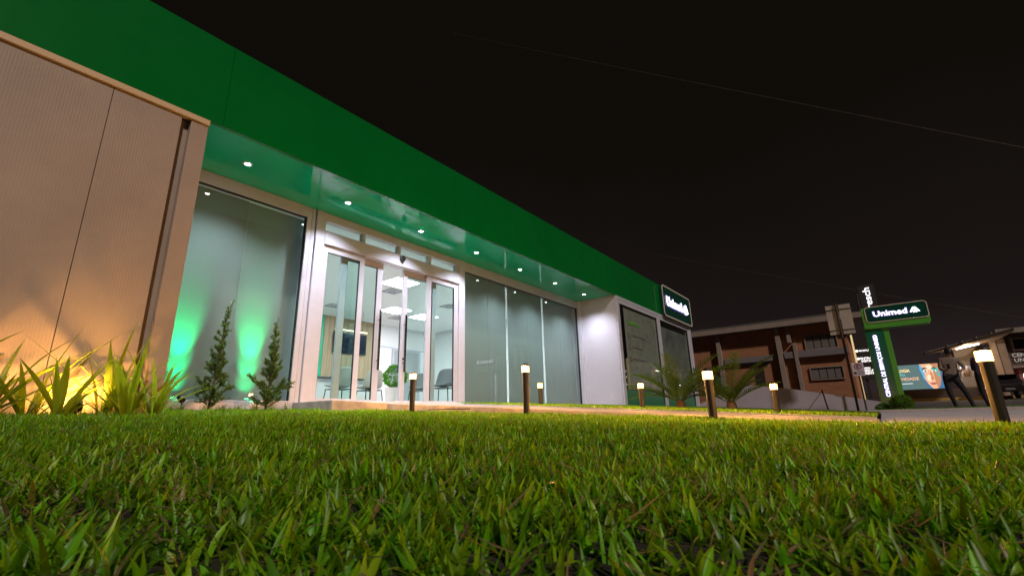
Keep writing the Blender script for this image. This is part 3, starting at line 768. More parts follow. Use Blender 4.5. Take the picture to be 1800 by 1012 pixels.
# ------------------------------------------------------------------ grass
def blades(P, L, W, az, t0, t1, col, nseg, rs, fold=.35):
    """blades as V-folded tapering arcs. P (n,3)"""
    n = len(P); d = np.c_[np.cos(az), np.sin(az), np.zeros(n)]; s = np.c_[-np.sin(az), np.cos(az), np.zeros(n)]
    rings = []; p = P.copy()
    tw = rs.uniform(-.9, .9, n)
    for i in range(nseg):
        u = i / nseg
        th = t0 + (t1 - t0) * u
        ww = W * (0.62 + .38 * np.sin(min(1, u * 2.4) * math.pi / 2)) * (1 - u ** 2.6)
        a2 = az + math.pi / 2 + tw * u
        sv = np.c_[np.cos(a2), np.sin(a2), np.zeros(n)]
        up = np.c_[-np.cos(th)[:, None] * d[:, :2], np.sin(th)]
        l_ = p + sv * (ww / 2)[:, None] + up * (ww * fold * .5)[:, None]; r_ = p - sv * (ww / 2)[:, None] + up * (ww * fold * .5)[:, None]
        rings.append((l_, p.copy(), r_))
        p = p + (np.c_[np.sin(th)[:, None] * d[:, :2], np.cos(th)]) * (L / nseg)[:, None]
    k = nseg * 3 + 1
    V = np.zeros((n, k, 3))
    for i, (a, b_, c_) in enumerate(rings): V[:, 3 * i] = a; V[:, 3 * i + 1] = b_; V[:, 3 * i + 2] = c_
    V[:, -1] = p
    tr = []
    for i in range(nseg - 1):
        a = 3 * i; tr += [(a, a + 1, a + 4), (a, a + 4, a + 3), (a + 1, a + 2, a + 5), (a + 1, a + 5, a + 4)]
    a = 3 * (nseg - 1); tr += [(a, a + 1, k - 1), (a + 1, a + 2, k - 1)]
    T = (np.arange(n)[:, None, None] * k + np.array(tr)[None]).reshape(-1, 3)
    return V.reshape(-1, 3), T, np.repeat(col, k, 0)
def noise2(x, y, s, seed):
    r = np.random.RandomState(seed); v = np.zeros_like(x)
    for i in range(7):
        a = r.uniform(0, 6.28); f_ = s * r.uniform(.6, 1.8); v += np.sin((x * math.cos(a) + y * math.sin(a)) * f_ + r.uniform(0, 6.28))
    return v / 7 * 1.9
def grass_cols(n, rs, P):
    g = np.array([[.112, .300, .006]]) * rs.uniform(.45, 1.65, (n, 1)); g[:, 0] *= rs.uniform(.75, 1.7, n); g[:, 1] *= rs.uniform(.9, 1.1, n)
    q = rs.uniform(0, 1, n) + .08 * noise2(P[:, 0], P[:, 1], 9, 5)
    yel = q > .93; g[yel] = np.array([.22, .20, .03]) * rs.uniform(.6, 1.2, (yel.sum(), 1))
    dry = q > .965; g[dry] = np.array([.30, .20, .10]) * rs.uniform(.4, 1.3, (dry.sum(), 1))
    return g, dry
LEFT_OK = lambda x, y: (x < 3.84) & ((y < 4.93) | ((x > 1.5) & (y < 6.08) & (x < 3.26)) | ((x > 3.26) & (y < 5.28 - (x - 3.32) * .7) & (y < 5.25)))
def lawn_zone(r0, r1, dens, nseg, Lr, Wr, seed, a0=R_(37.1 - 78), a1=R_(37.1 + 78), smooth_edge=.1):
    rs = np.random.RandomState(seed); n = int(dens * (a1 - a0) / 2 * (r1 ** 2 - r0 ** 2))
    r = np.sqrt(rs.uniform(r0 ** 2, r1 ** 2, n)); a = rs.uniform(a0, a1, n); x = r * np.cos(a); y = r * np.sin(a)
    cl = noise2(x, y, 22, 3) * .5 + noise2(x, y, 60, 9) * .5
    ok = LEFT_OK(x, y) & (rs.uniform(0, 1, n) < .80 + .65 * cl); x = x[ok]; y = y[ok]; cl = cl[ok]; n = len(x)
    P = np.c_[x, y, lawn_z(x, y) - .004]
    col, dry = grass_cols(n, rs, P)
    L = rs.uniform(*Lr, n) * (1 + .40 * cl); W = rs.uniform(*Wr, n)
    near = np.hypot(x - 0, y) < .30; L = np.where(near, L * .6, L)
    thin = rs.uniform(0, 1, n) < .35; W = np.where(thin, W * .5, W); L = np.where(thin, L * 1.12, L)
    W = np.where(dry, W * .45, W)
    az = rs.uniform(0, 2 * math.pi, n); t0 = rs.uniform(.05, 1.05, n); t1 = t0 + rs.uniform(.1, 1.0, n)
    t1 = np.where(dry, t0 + .9, t1)
    return blades(P, L, W, az, t0, t1, col, nseg, rs)
def thatch_zone(r0, r1, dens, seed):
    rs = np.random.RandomState(seed); a0, a1 = R_(37.1 - 90), R_(37.1 + 90); n = int(dens * (a1 - a0) / 2 * (r1 ** 2 - r0 ** 2))
    r = np.sqrt(rs.uniform(r0 ** 2, r1 ** 2, n)); a = rs.uniform(a0, a1, n); x = r * np.cos(a); y = r * np.sin(a); ok = LEFT_OK(x, y); x = x[ok]; y = y[ok]; n = len(x)
    P = np.c_[x, y, lawn_z(x, y) + rs.uniform(.002, .020, n)]; col = np.array([[.26, .19, .10]]) * rs.uniform(.35, 1.4, (n, 1)); col[:, 0] *= rs.uniform(.8, 1.2, n)
    t0 = rs.uniform(1.1, 1.6, n); return blades(P, rs.uniform(.02, .055, n), rs.uniform(.0015, .0045, n), rs.uniform(0, 6.283, n), t0, t0 + rs.uniform(-.3, .3, n), col, 3, rs)
def join(parts):
    V = []; T = []; Cc = []; o = 0
    for v, t, c in parts: V.append(v); T.append(t + o); Cc.append(c); o += len(v)
    return np.concatenate(V), np.concatenate(T), np.concatenate(Cc)
V, T, c = join([
    thatch_zone(.2, 1.5, 900, 46),
    lawn_zone(.20, .95, 17000, 5, (.021, .041), (.0048, .0088), 41, a0=R_(37.1 - 100), a1=R_(37.1 + 100)),
    lawn_zone(.95, 2.0, 11500, 4, (.023, .043), (.0050, .0092), 42),
    lawn_zone(2.0, 3.8, 7600, 3, (.022, .042), (.0052, .0092), 43),
    lawn_zone(3.8, 7.6, 3200, 2, (.026, .048), (.007, .012), 44)])
tag(link('grass', np_mesh('grass', V, T, c), GRASSM), 'short broad-bladed green lawn grass filling the foreground', 'grass', kind='stuff')
# grass of the planting bed beyond the path
def zone_rect(x0, x1, y0, y1, dens, zf, Lr, Wr, seed, nseg=2, keep=None):
    rs = np.random.RandomState(seed); n = int(dens * (x1 - x0) * (y1 - y0)); x = rs.uniform(x0, x1, n); y = rs.uniform(y0, y1, n)
    if keep is not None: k = keep(x, y); x = x[k]; y = y[k]; n = len(x)
    P = np.c_[x, y, zf(x, y) - .003]; col, dry = grass_cols(n, rs, P)
    t0 = rs.uniform(.05, .6, n); return blades(P, rs.uniform(*Lr, n), rs.uniform(*Wr, n), rs.uniform(0, 6.283, n), t0, t0 + rs.uniform(.1, 1, n), col, nseg, rs)
V, T, c = join([zone_rect(5.36, 7.2, .06, 5.2, 2600, bed_z, (.03, .052), (.006, .011), 51), zone_rect(7.2, 11, .06, 5.2, 1000, bed_z, (.03, .055), (.008, .014), 52), zone_rect(11, 17.1, .06, 4.9, 350, bed_z, (.03, .055), (.012, .02), 53)])
tag(link('bed_grass', np_mesh('bed_grass', V, T, c), GRASSM), 'green grass of the planting bed beyond the path', 'grass', kind='stuff')
# pale tufts at the plinth
for i in range(9):
    rs = np.random.RandomState(60 + i); x = 1.62 + i * .185 + rs.uniform(-.05, .05); y = 5.98 + rs.uniform(-.06, .03); n = 60
    P = np.c_[rs.normal(0, .03, n), rs.normal(0, .02, n), np.full(n, -.01)]
    col = np.array([[.25, .30, .14]]) * rs.uniform(.5, 1.3, (n, 1)); t0 = rs.uniform(.05, .5, n)
    Vv, Tt, cc = blades(P, rs.uniform(.06, .16, n), rs.uniform(.004, .006, n), rs.uniform(0, 6.28, n), t0, t0 + rs.uniform(.4, 1.5, n), col, 4, rs)
    o = link('grass_tuft', np_mesh('grass_tuft', Vv, Tt, cc), GRASSM, None, (x, y, LZ(x, y)))
    tag(o, 'pale thin-leaved grass tuft along the white plinth under the left window', 'grass tuft', 'pale grass tufts along the plinth')

# ------------------------------------------------------------------ cycads in the bed
CYC = leafmat('cycad_leaf', (.075, .14, .03), .4, .35)
def cycad(x, y, n, L, label, seed):
    rs = np.random.RandomState(seed); z = float(bed_z(x, y))
    t = empty('cycad_palm', (x, y, z)); tag(t, label, 'palm', 'cycad palms in the planting bed')
    MB().lathe([(.07, -.05), (.085, .04), (.07, .12), (.03, .16)], 12).build('trunk', BARK, t, smooth=True)
    for i in range(n):
        az = 2 * math.pi * i / n + rs.uniform(-.2, .2); th = rs.uniform(.35, 1.15); bend = rs.uniform(.4, .9); l = L * rs.uniform(.75, 1.1)
        V = []; F_ = []; p = np.array([.03 * math.cos(az), .03 * math.sin(az), .12]); m = 26; d = np.array([math.cos(az), math.sin(az), 0]); sd = np.array([-math.sin(az), math.cos(az), 0])
        pts = []
        for k in range(m):
            dirv = d * math.sin(th) + np.array([0, 0, math.cos(th)]); nv = -d * math.cos(th) + np.array([0, 0, math.sin(th)])
            pts.append((p.copy(), dirv, nv)); th += bend / m; p = p + dirv * l / m
        b = MB(); b.tube([tuple(q[0]) for q in pts[::3]], [.008 * (1 - .75 * j / 9) for j in range(len(pts[::3]))], 5)
        for k in range(3, m):
            u = k / m; ll = l * .20 * math.sin(math.pi * (.12 + .80 * u)) ** .7
            for s_ in (-1, 1):
                q, dv, nv = pts[k]; tip = q + (sd * s_ * .78 + dv * .62 + nv * .28) * ll; wv = dv * .011
                k0 = len(b.v); b.v += [tuple(q - wv), tuple(q + wv), tuple((q + tip) / 2 + wv + nv * .004), tuple(tip), tuple((q + tip) / 2 - wv + nv * .004)]; b.f += [(k0, k0 + 1, k0 + 2, k0 + 3, k0 + 4)]
        me = bpy.data.meshes.new('frond'); me.from_pydata(b.v, [], b.f); me.update(); link('frond', me, CYC, t)
cycad(8.0, 2.62, 17, 1.05, 'cycad palm in front of the outer windows', 71)
cycad(8.25, 1.90, 16, .95, 'cycad palm behind the nearest lit bollard, before the grey wall', 72)

# ------------------------------------------------------------------ grey ramp wall
GW = mat('grey_rendered_wall', (.46, .42, .49), .8, var=.12, scale=1.2, bump=.1, bscale=40)
prof = [(5.15, .20), (4.96, .36), (4.55, .55), (4.14, .70), (3.70, .83), (3.29, .90), (2.7, .80), (2.12, .705), (1.0, .46), (.03, .245), (-.35, .15)]
b = MB(); k = len(prof)
for x in (17.2, 17.42):
    b.v += [(x, y, -.3) for y, z in prof] + [(x, y, z) for y, z in prof]
for i in range(k - 1):
    b.f += [(i, i + 1, k + i + 1, k + i), (2 * k + i, 3 * k + i, 3 * k + i + 1, 2 * k + i + 1), (k + i, k + i + 1, 3 * k + i + 1, 3 * k + i), (i, 2 * k + i, 2 * k + i + 1, i + 1)]
b.f += [(0, k, 3 * k, 2 * k), (k - 1, 3 * k - 1, 4 * k - 1, 2 * k - 1)]
tag(b.build('ramp_wall', GW), 'low grey rendered wall with a sloping top beside the car park', 'wall')

# ------------------------------------------------------------------ totem sign
TG = mat('totem_green', (.075, .33, .04), .35, coat=.2)
TD = mat('totem_dark_green', (.006, .12, .065), .25, coat=.3)
TX = 15.3
t = empty('totem_sign', (TX + .1, -.25, -.03)); tag(t, 'green T-shaped totem with lit white Unimed lettering on a dark panel', 'sign')
kid(MB().box((TX, -.50, -.05), (TX + .26, .0, 2.10)).build('column', TG, bevel=.012), t)
b = MB(); b.prism(rrect(1.335, .56, .075), .17, -.17)
kid(put_flat('head', b.mesh('head', bevel=.008), TG, FACE_X, (TX + .11, -.687, 2.32)), t)
b = MB(); b.prism(rrect(1.24, .40, .07), .006, -.006)
kid(put_flat('head_panel', b.mesh('head_panel'), DG, FACE_X, (TX - .068, -.725, 2.40)), t)
kid(put_flat('border', ring_mesh(rrect(1.26, .42, .08), rrect(1.225, .385, .062), .006), mat('pale_border', (.62, .58, .50), .4), FACE_X, (TX - .073, -.725, 2.40)), t)
b = MB(); r_ = .07; pp = [(-.21, -.93), (.17, -.93), (.17, .93 - r_)] + [(.17 - r_ + r_ * math.cos(R_(a)), .93 - r_ + r_ * math.sin(R_(a))) for a in range(15, 91, 15)] + [(-.21, .93)]
b.prism(pp, .005, -.005)
kid(put_flat('column_panel', b.mesh('column_panel'), TD, FACE_X, (TX - .007, -.22, 1.10)), t)
kid(put_flat('lettering', text_mesh('Unimed', width=.68, height=.135, offset=.014, extrude=.006), LETTER, FACE_X, (TX - .085, -.605, 2.405)), t)
kid(put_flat('painted_bloom', text_mesh('Unimed', width=.72, height=.165, offset=.06, extrude=.002), BLOOM, FACE_X, (TX - .077, -.605, 2.405)), t)  # imitated bloom again, as a glowing plate behind each totem text
kid(put_flat('painted_bloom', text_mesh('CENTRAL DE SERVIÇOS UNIMED', width=1.57, height=.135, offset=.05, extrude=.002), BLOOM, FACE_X, (TX - .0135, -.20, 1.10), rot=R_(90)), t)
kid(put_flat('emblem', poly_mesh(logo_polys(.20, .145), .006), LETTER, FACE_X, (TX - .085, -1.095, 2.405)), t)
kid(put_flat('lettering', text_mesh('CENTRAL DE SERVIÇOS UNIMED', width=1.55, height=.10, offset=.004, extrude=.006), LETTER, FACE_X, (TX - .02, -.20, 1.10), rot=R_(90)), t)
kid(MB().box((TX - .02, -.44, -.05), (TX + .24, -.02, .16)).build('foot', mat('totem_foot', (.05, .16, .03), .6)), t)
# planter round the totem
pl = empty('planter_kerb', (15.6, -.9, -.06)); tag(pl, kind='structure')
KC = mat('planter_concrete', (.42, .39, .42), .8, var=.2, scale=5, bump=.3, bscale=60)
for a, b_ in (((14.0, -2.6, -.1), (14.12, .30, .005)), ((16.9, -2.6, -.1), (17.02, .30, .005)), ((14.121, -2.6, -.1), (16.899, -2.48, .005)), ((14.121, .18, -.1), (16.899, .30, .005))):
    kid(MB().box(a, b_).build('kerb_stone', KC, bevel=.01), pl)
pb_ = MB().box((14.13, -2.47, -.1), (16.89, .17, -.01)).build('planter_soil', SOIL); tag(pb_, kind='structure')
V, T, c = zone_rect(14.14, 16.88, -2.46, .16, 900, lambda x, y: np.full_like(x, -.012), (.03, .06), (.012, .02), 81)
tag(link('planter_grass', np_mesh('planter_grass', V, T, c), GRASSM), 'green grass in the planter around the totem', 'grass', kind='stuff')
t = empty('round_shrub', (14.9, -.40, -.03)); tag(t, 'round clipped shrub at the foot of the green totem', 'shrub')
MB().tube([(0, 0, 0), (0, 0, .15)], .02, 7).build('trunk', BARK, t)
ball_bush('crown', (0, 0, .17), .21, 3200, .045, (.13, .24, .045), 82, t, .9)
t = empty('low_shrub', (14.95, -.02, -.03)); tag(t, 'small low shrub hugging the left foot of the green totem', 'shrub')
MB().tube([(0, 0, 0), (0, 0, .08)], .015, 7).build('trunk', BARK, t)
ball_bush('crown', (0, 0, .07), .13, 900, .045, (.06, .15, .03), 83, t, .7)

# ------------------------------------------------------------------ traffic and parking signs
GALV = mat('galvanised_back', (.42, .39, .37), .5, .2, var=.1, scale=6)
POLE = mat('dark_pole', (.05, .045, .042), .5, .3)
SX = 16.0
t = empty('street_sign', (SX, .515, -.05)); tag(t, 'back of a two-panel grey street sign on a tall dark pole', 'sign')
kid(MB().tube([(SX, .515, -.05), (SX, .515, 2.96)], .030, 12).build('pole', POLE, smooth=True), t)
for y0, y1 in ((.19, .465), (.485, .78)):
    kid(MB().box((SX + .04, y0, 2.085), (SX + .048, y1, 2.925)).build('panel', GALV), t)
for z in (2.20, 2.79):
    kid(MB().box((SX + .028, .19, z - .014), (SX + .039, .78, z + .014)).build('rail', POLE), t)
PX = 16.86; k_ = PX / 15.86
t = empty('parking_sign', (PX + .04, .33 * k_, -.05)); tag(t, 'small white parking sign with a circled letter E on a thin pole', 'sign')
kid(MB().tube([(PX + .04, .33 * k_, -.05), (PX + .04, .33 * k_, 1.25 * k_)], .022, 10).build('pole', POLE, smooth=True), t)
kid(MB().box((PX, .185 * k_, .905 * k_), (PX + .008, .45 * k_, 1.26 * k_)).build('plate', mat('sign_plate', (.62, .56, .70), .45)), t)
cm = ring_mesh([(.09 * math.cos(2 * math.pi * k / 28), .09 * math.sin(2 * math.pi * k / 28)) for k in range(28)], [(.07 * math.cos(2 * math.pi * k / 28), .07 * math.sin(2 * math.pi * k / 28)) for k in range(28)], .002)
kid(put_flat('red_ring', cm, mat('sign_red', (.25, .03, .04), .5), FACE_X, (PX - .004, .315 * k_, 1.155 * k_)), t)
BLKV = mat('black_vinyl', (.02, .02, .025), .5)
kid(put_flat('letter', text_mesh('E', height=.095, offset=.02, extrude=.002), BLKV, FACE_X, (PX - .004, .315 * k_, 1.155 * k_)), t)
kid(MB().box((PX - .0045, .37 * k_, .955 * k_), (PX - .0025, .43 * k_, 1.01 * k_)).build('pictogram', BLKV), t)
for z in (1.02, .985, .95): kid(MB().box((PX - .0045, .21 * k_, z * k_), (PX - .0025, .345 * k_, z * k_ + .012)).build('text_line', mat('sign_grey_ink', (.2, .18, .25), .6)), t)
# stake with guy wire before the wall
t = empty('guyed_stake', (16.6, 1.22, -.05)); tag(t, 'thin metal stake with a slanting guy wire before the grey wall', 'stake')
kid(MB().tube([(16.6, 1.22, -.1), (16.6, 1.30, .62)], .018, 8).build('stake', POLE), t)
kid(MB().tube([(16.6, 1.30, .58), (16.6, 1.78, .0)], .008, 6).build('guy_wire', POLE), t)
kid(MB().box((16.45, 1.10, -.06), (16.72, 1.32, .03)).build('base', CONC), t)

# directory totem with lit lines
t = empty('directory_totem', (22, -.2, 0)); tag(t, 'tall dark directory totem with lit white lines behind the green totem', 'sign')
DK = mat('dark_panel', (.035, .030, .034), .4)
LW = emit('directory_letters', (1, .93, .90), 1.5)
kid(MB().box((22, -.42, 1.12), (22.18, .40, 3.30)).build('board', DK), t)
kid(MB().box((22, -.60, 3.302), (22.18, -.10, 4.62)).build('upper_board', mat('upper_panel', (.03, .022, .024), .6)), t)
kid(MB().box((22.02, .41, .35), (22.16, .47, 2.8)).build('lit_edge', emit('warm_edge', (1, .72, .33), .55)), t)
for yy in (-.3, .25): kid(MB().box((22.05, yy - .05, -.05), (22.13, yy + .05, 1.119)).build('leg', POLE), t)
kid(put_flat('lettering', text_mesh('resch', width=.80, height=.22, offset=.012, extrude=.006), emit('resch_letters', (.95, .95, 1), 1.3), FACE_X, (21.985, -.335, 4.12), rot=R_(90)), t)
for i, (z, s_) in enumerate(((2.17, 'RECEPÇÃO'), (1.88, 'ENTRADA'), (1.78, 'VISITANTES'), (1.53, 'ÁREA/'), (1.43, 'DESCARGA'), (1.33, 'FRENTE'))):
    me = text_mesh(s_, height=.078 if i else .085, offset=.012, extrude=.004); xs_ = [v.co.x for v in me.vertices]
    kid(put_flat('lettering', me, LW, FACE_X, (21.985, .30 - (max(xs_) - min(xs_)) / 2, z)), t)
for z in (2.17, 1.88, 1.53):
    b = MB().lathe([(.045, 0), (.045, .006)], 14).mesh('bullet'); kid(put_flat('bullet', b, LW, FACE_X, (21.99, .365, z)), t)

# ------------------------------------------------------------------ brick building
BRK = bpy.data.materials.new('brick_wall'); BRK.use_nodes = True; t_ = BRK.node_tree; p_ = t_.nodes['Principled BSDF']; p_.inputs['Roughness'].default_value = .85
tc_ = t_.nodes.new('ShaderNodeTexCoord'); mp_ = t_.nodes.new('ShaderNodeMapping'); mp_.inputs['Rotation'].default_value = (R_(90), 0, R_(90))
sx_ = t_.nodes.new('ShaderNodeSeparateXYZ'); cx_ = t_.nodes.new('ShaderNodeCombineXYZ')
br = t_.nodes.new('ShaderNodeTexBrick'); br.inputs['Color1'].default_value = (.46, .18, .075, 1); br.inputs['Color2'].default_value = (.34, .12, .05, 1); br.inputs['Mortar'].default_value = (.24, .15, .10, 1)
br.inputs['Scale'].default_value = 1; br.inputs['Brick Width'].default_value = .25; br.inputs['Row Height'].default_value = .085; br.inputs['Mortar Size'].default_value = .012
t_.links.new(tc_.outputs['Object'], sx_.inputs[0]); t_.links.new(sx_.outputs['Y'], cx_.inputs[0]); t_.links.new(sx_.outputs['Z'], cx_.inputs[1]); t_.links.new(cx_.outputs[0], br.inputs['Vector']); t_.links.new(br.outputs['Color'], p_.inputs['Base Color'])
BX = 36.0
PALE = mat('pale_plaster', (.30, .24, .20), .8, var=.15, scale=2)
DKW = mat('dark_window', (.015, .014, .016), .12)
CURT = mat('curtain', (.16, .14, .13), .8)
Bt = empty('brick_building', (BX + 3, 5, 0)); tag(Bt, 'two-storey brick building with pale columns and white roof edge', 'building')
kid(MB().box((BX, .95, -.1), (BX + 8, 12.5, 5.5)).build('wall', BRK), Bt)
kid(MB().box((BX - .7, -.1, 5.52), (BX + 8.4, 12.9, 5.86)).build('roof', PALE), Bt)
kid(MB().box((BX - .6, .7, 5.861), (BX + 8.2, 12.6, 6.0)).build('roof_sheet', mat('roof_dark', (.1, .09, .08), .8)), Bt)
for y0, y1, zb, zt_ in ((8.40, 8.66, 0, 5.50), (4.58, 4.86, 0, 5.50), (3.96, 4.18, 4.45, 5.50), (3.72, 3.92, 0, 4.4), (11.2, 11.45, 0, 5.5)):
    kid(MB().box((BX - .35, y0, zb), (BX - .05, y1, zt_)).build('column', PALE), Bt)
kid(MB().box((BX - .30, 1.0, 3.44), (BX - .003, 4.5, 3.85)).build('band', mat('grey_band', (.19, .17, .18), .8)), Bt)
kid(MB().box((BX - .12, 4.9, 3.40), (BX - .003, 8.3, 3.78)).build('band', mat('grey_band', (.19, .17, .18), .8)), Bt)
kid(MB().box((BX - .14, 5.53, 3.23), (BX - .003, 8.38, 3.39)).build('strip_window', DKW), Bt)
def bwin(y0, y1, z0, z1, n):
    f = ring_mesh([(-(y1 - y0) / 2 - .06, -(z1 - z0) / 2 - .06), ((y1 - y0) / 2 + .06, -(z1 - z0) / 2 - .06), ((y1 - y0) / 2 + .06, (z1 - z0) / 2 + .06), (-(y1 - y0) / 2 - .06, (z1 - z0) / 2 + .06)], [(-(y1 - y0) / 2, -(z1 - z0) / 2), ((y1 - y0) / 2, -(z1 - z0) / 2), ((y1 - y0) / 2, (z1 - z0) / 2), (-(y1 - y0) / 2, (z1 - z0) / 2)], .06)
    fo = kid(put_flat('window', f, PALE, FACE_X, (BX - .04, (y0 + y1) / 2, (z0 + z1) / 2)), Bt)
    for i in range(n):
        a = y0 + (y1 - y0) * i / n; c_ = y0 + (y1 - y0) * (i + 1) / n
        o = MB().box((BX - .03, a + .025, z0 + .03), (BX - .02, c_ - .025, z1 - .03)).build('pane', CURT); o.parent = fo
    o = MB().box((BX - .019, y0, z0), (BX - .004, y1, z1)).build('sash', DKW); o.parent = fo
bwin(1.5, 3.18, 3.93, 4.78, 4); bwin(1.5, 3.20, 2.0, 2.70, 4)
kid(MB().box((BX - .02, 5.9, -.05), (BX - .003, 6.5, 3.0)).build('door', mat('dark_door', (.03, .022, .02), .6)), Bt)
kid(MB().tube([(30.5, -.08, 5.2), (30.5, -.06, 6.0)], .04, 6).build('dummy', POLE), Bt) if False else None
t = empty('roof_mast', (36.5, -.02, 5.86)); tag(t, 'thin roof mast with slanting stays on the brick building', 'mast')
kid(MB().tube([(36.5, -.02, 5.86), (36.5, -.05, 7.2)], .05, 8).build('mast', POLE), t)
for za, ya, zz, yz in ((7.1, 0, 6.35, .75), (6.5, 0, 6.15, .7)): kid(MB().tube([(36.5, ya, za), (36.5, yz, zz)], .025, 6).build('stay', POLE), t)

# ------------------------------------------------------------------ far right: screen, canopy, shop
SCX = 45.0
t = empty('led_billboard', (SCX, -2.4, .9)); tag(t, 'lit advertising screen showing a close-up painted face and large words', 'billboard')
kid(MB().box((SCX, -3.95, 1.36), (SCX + .3, -.55, 3.14)).build('cabinet', mat('bar_black', (.02, .02, .02), .4)), t)
kid(MB().box((SCX - .012, -3.93, 1.38), (SCX - .002, -.57, 3.12)).build('screen', emit('screen_grey', (.10, .16, .16), 0.9)), t)
def flatpart(name, polys, m, dx, th=.004): kid(put_flat(name, poly_mesh(polys, th), m, FACE_X, (SCX - .016 - dx, -3.2, 2.25)), t)
def ell(cx, cy, a, b_, n=18, rot=0): return [(cx + a * math.cos(2 * math.pi * k / n) * math.cos(rot) - b_ * math.sin(2 * math.pi * k / n) * math.sin(rot), cy + a * math.cos(2 * math.pi * k / n) * math.sin(rot) + b_ * math.sin(2 * math.pi * k / n) * math.cos(rot)) for k in range(n)]
hairp = [(-.62, .87), (.73, .87), (.73, -.3), (.62, -.87), (.2, -.87), (-.28, -.87), (-.52, -.1)][::-1]
flatpart('hair', [hairp], emit('screen_blue', (.06, .16, .30), 0.9), 0)
facep = [(-.50, .87), (.50, .87), (.52, .3), (.50, -.2), (.38, -.62), (.22, -.87), (-.05, -.87), (-.24, -.55), (-.42, -.05), (-.52, .45)][::-1]
flatpart('face', [facep], emit('screen_skin', (.78, .42, .24), 0.9), .01)
flatpart('face_shade', [[(.10, .87), (.50, .87), (.52, .3), (.50, -.2), (.38, -.62), (.22, -.87), (.16, -.5), (.16, .1)][::-1]], emit('screen_skin_dark', (.50, .22, .12), 0.9), .02)
flatpart('cheek', [ell(-.12, -.12, .13, .22), ell(-.02, .62, .22, .16)], emit('screen_skin_light', (1.0, .70, .48), 0.9), .021)
flatpart('teal_paint', [ell(.28, .45, .18, .15), ell(.40, .12, .07, .2)], emit('screen_teal', (.06, .45, .38), 0.9), .03)
flatpart('blue_paint', [ell(-.40, .20, .07, .42), ell(-.47, .55, .07, .25)], emit('screen_lblue', (.12, .40, .62), 0.9), .03)
flatpart('brow', [[(-.42, .48), (-.12, .55), (-.13, .60), (-.30, .62), (-.44, .53)][::-1], [(.08, .55), (.36, .50), (.38, .55), (.24, .62), (.09, .60)][::-1]], emit('screen_dark', (.05, .03, .03), 1.0), .04)
flatpart('eye', [ell(-.26, .36, .125, .06), ell(.22, .36, .125, .06)], emit('screen_white', (.85, .9, .9), 0.9), .05)
flatpart('iris', [ell(-.25, .36, .055, .055), ell(.22, .36, .055, .055)], emit('screen_iris', (.03, .10, .14), 1.0), .06)
flatpart('nose', [[(-.02, .30), (.06, .30), (.13, -.20), (.04, -.27), (-.08, -.22), (-.02, -.1)][::-1]], emit('screen_skin_dark', (.50, .22, .12), 0.9), .025)
flatpart('lips', [[(-.17, -.50), (-.03, -.44), (.03, -.46), (.09, -.44), (.22, -.50), (.10, -.60), (-.06, -.60)][::-1]], emit('screen_lip', (.36, .10, .09), 1.0), .045)
for s_, z, wd, yr, m in (('TECNOLOGIA', 2.72, 1.48, -2.10, emit('screen_yellow', (1, .72, .30), 1.0)), ('INOVAÇÃO', 2.43, 1.15, -1.78, emit('screen_tealtext', (.15, .5, .45), 1.0)), ('CRIATIVIDADE', 2.13, 1.90, -2.50, emit('screen_orange', (.75, .42, .25), 1.0))):
    me = text_mesh(s_, width=wd, height=.21, offset=.02, extrude=.003); kid(put_flat('lettering', me, m, FACE_X, (SCX - .03, yr + wd / 2, z)), t)
kid(MB().box((SCX - .03, -2.1, 1.78), (SCX - .016, -1.5, 1.82)).build('caption_line', emit('screen_white', (.85, .9, .9), 0.9)), t)
for yy in (-3.4, -1.2): kid(MB().box((SCX + .05, yy - .08, .4), (SCX + .2, yy + .08, 1.359)).build('post', POLE), t)
tag(bx('boundary_wall', (SCX - .3, -8, .3), (SCX - .05, 1.5, 1.32), mat('dark_wall', (.06, .045, .04), .85, var=.2, scale=2)), 'low dark wall running below the advertising screen', 'wall')
YK = mat('yellow_kerb_paint', (.45, .30, .08), .7, var=.3, scale=4)
tag(bx('yellow_kerb', (43.2, -9, .3), (43.5, -1.6, .70), YK), 'yellow painted kerb along the far side of the road', 'kerb')

# canopy
t = empty('forecourt_canopy', (43, -5.2, .5)); tag(t, 'pale flat canopy with a bright tube lamp under its edge', 'canopy')
PC = mat('canopy_metal', (.33, .28, .24), .6, var=.2, scale=2)
b = MB(); b.prism([(39, -6.9), (46.5, -6.9), (46.5, -3.2), (41, -3.2)], [4.42, 4.5, 4.05, 3.62], [4.24, 4.3, 3.9, 3.5]); kid(b.build('roof_slab', PC), t)
for yy in (-4.0, -4.7, -5.4, -6.1): kid(MB().box((40, yy - .03, 3.75 + (-yy - 4) * .25), (46.4, yy + .03, 3.85 + (-yy - 4) * .25)).build('joist', PC), t)
kid(MB().tube([(42.5, -4.6, 3.78), (42.5, -5.75, 4.0)], .05, 8).build('tube_lamp', emit('fluorescent', (1, .92, .78), 9)), t)
for yy in (-6.6,): kid(MB().box((44.0, yy - .14, .4), (44.28, yy + .14, 4.3)).build('pillar', PALE), t)
L = bpy.data.lights.new('tube_glow', 'POINT'); L.energy = 100; L.color = (1, .62, .32); L.shadow_soft_size = .2; lo = bpy.data.objects.new('tube_glow', L); COL.objects.link(lo); kid(lo, t); lo.location = (42.6, -5.2, 3.5)
t = empty('shop_front', (47, -5.5, .5)); tag(t, 'beige shop front with white panels under the canopy', 'building')
kid(MB().box((47, -7.3, .4), (47.3, -4.9, 4.2)).build('wall', mat('beige_wall', (.45, .36, .25), .8)), t)
kid(MB().box((46.95, -6.4, 1.0), (46.99, -5.0, 2.95)).build('shutter', mat('white_shutter', (.66, .62, .58), .6)), t)
kid(MB().box((46.90, -5.6, 1.45), (46.94, -4.9, 2.1)).build('poster', mat('poster_white', (.75, .72, .78), .6)), t)
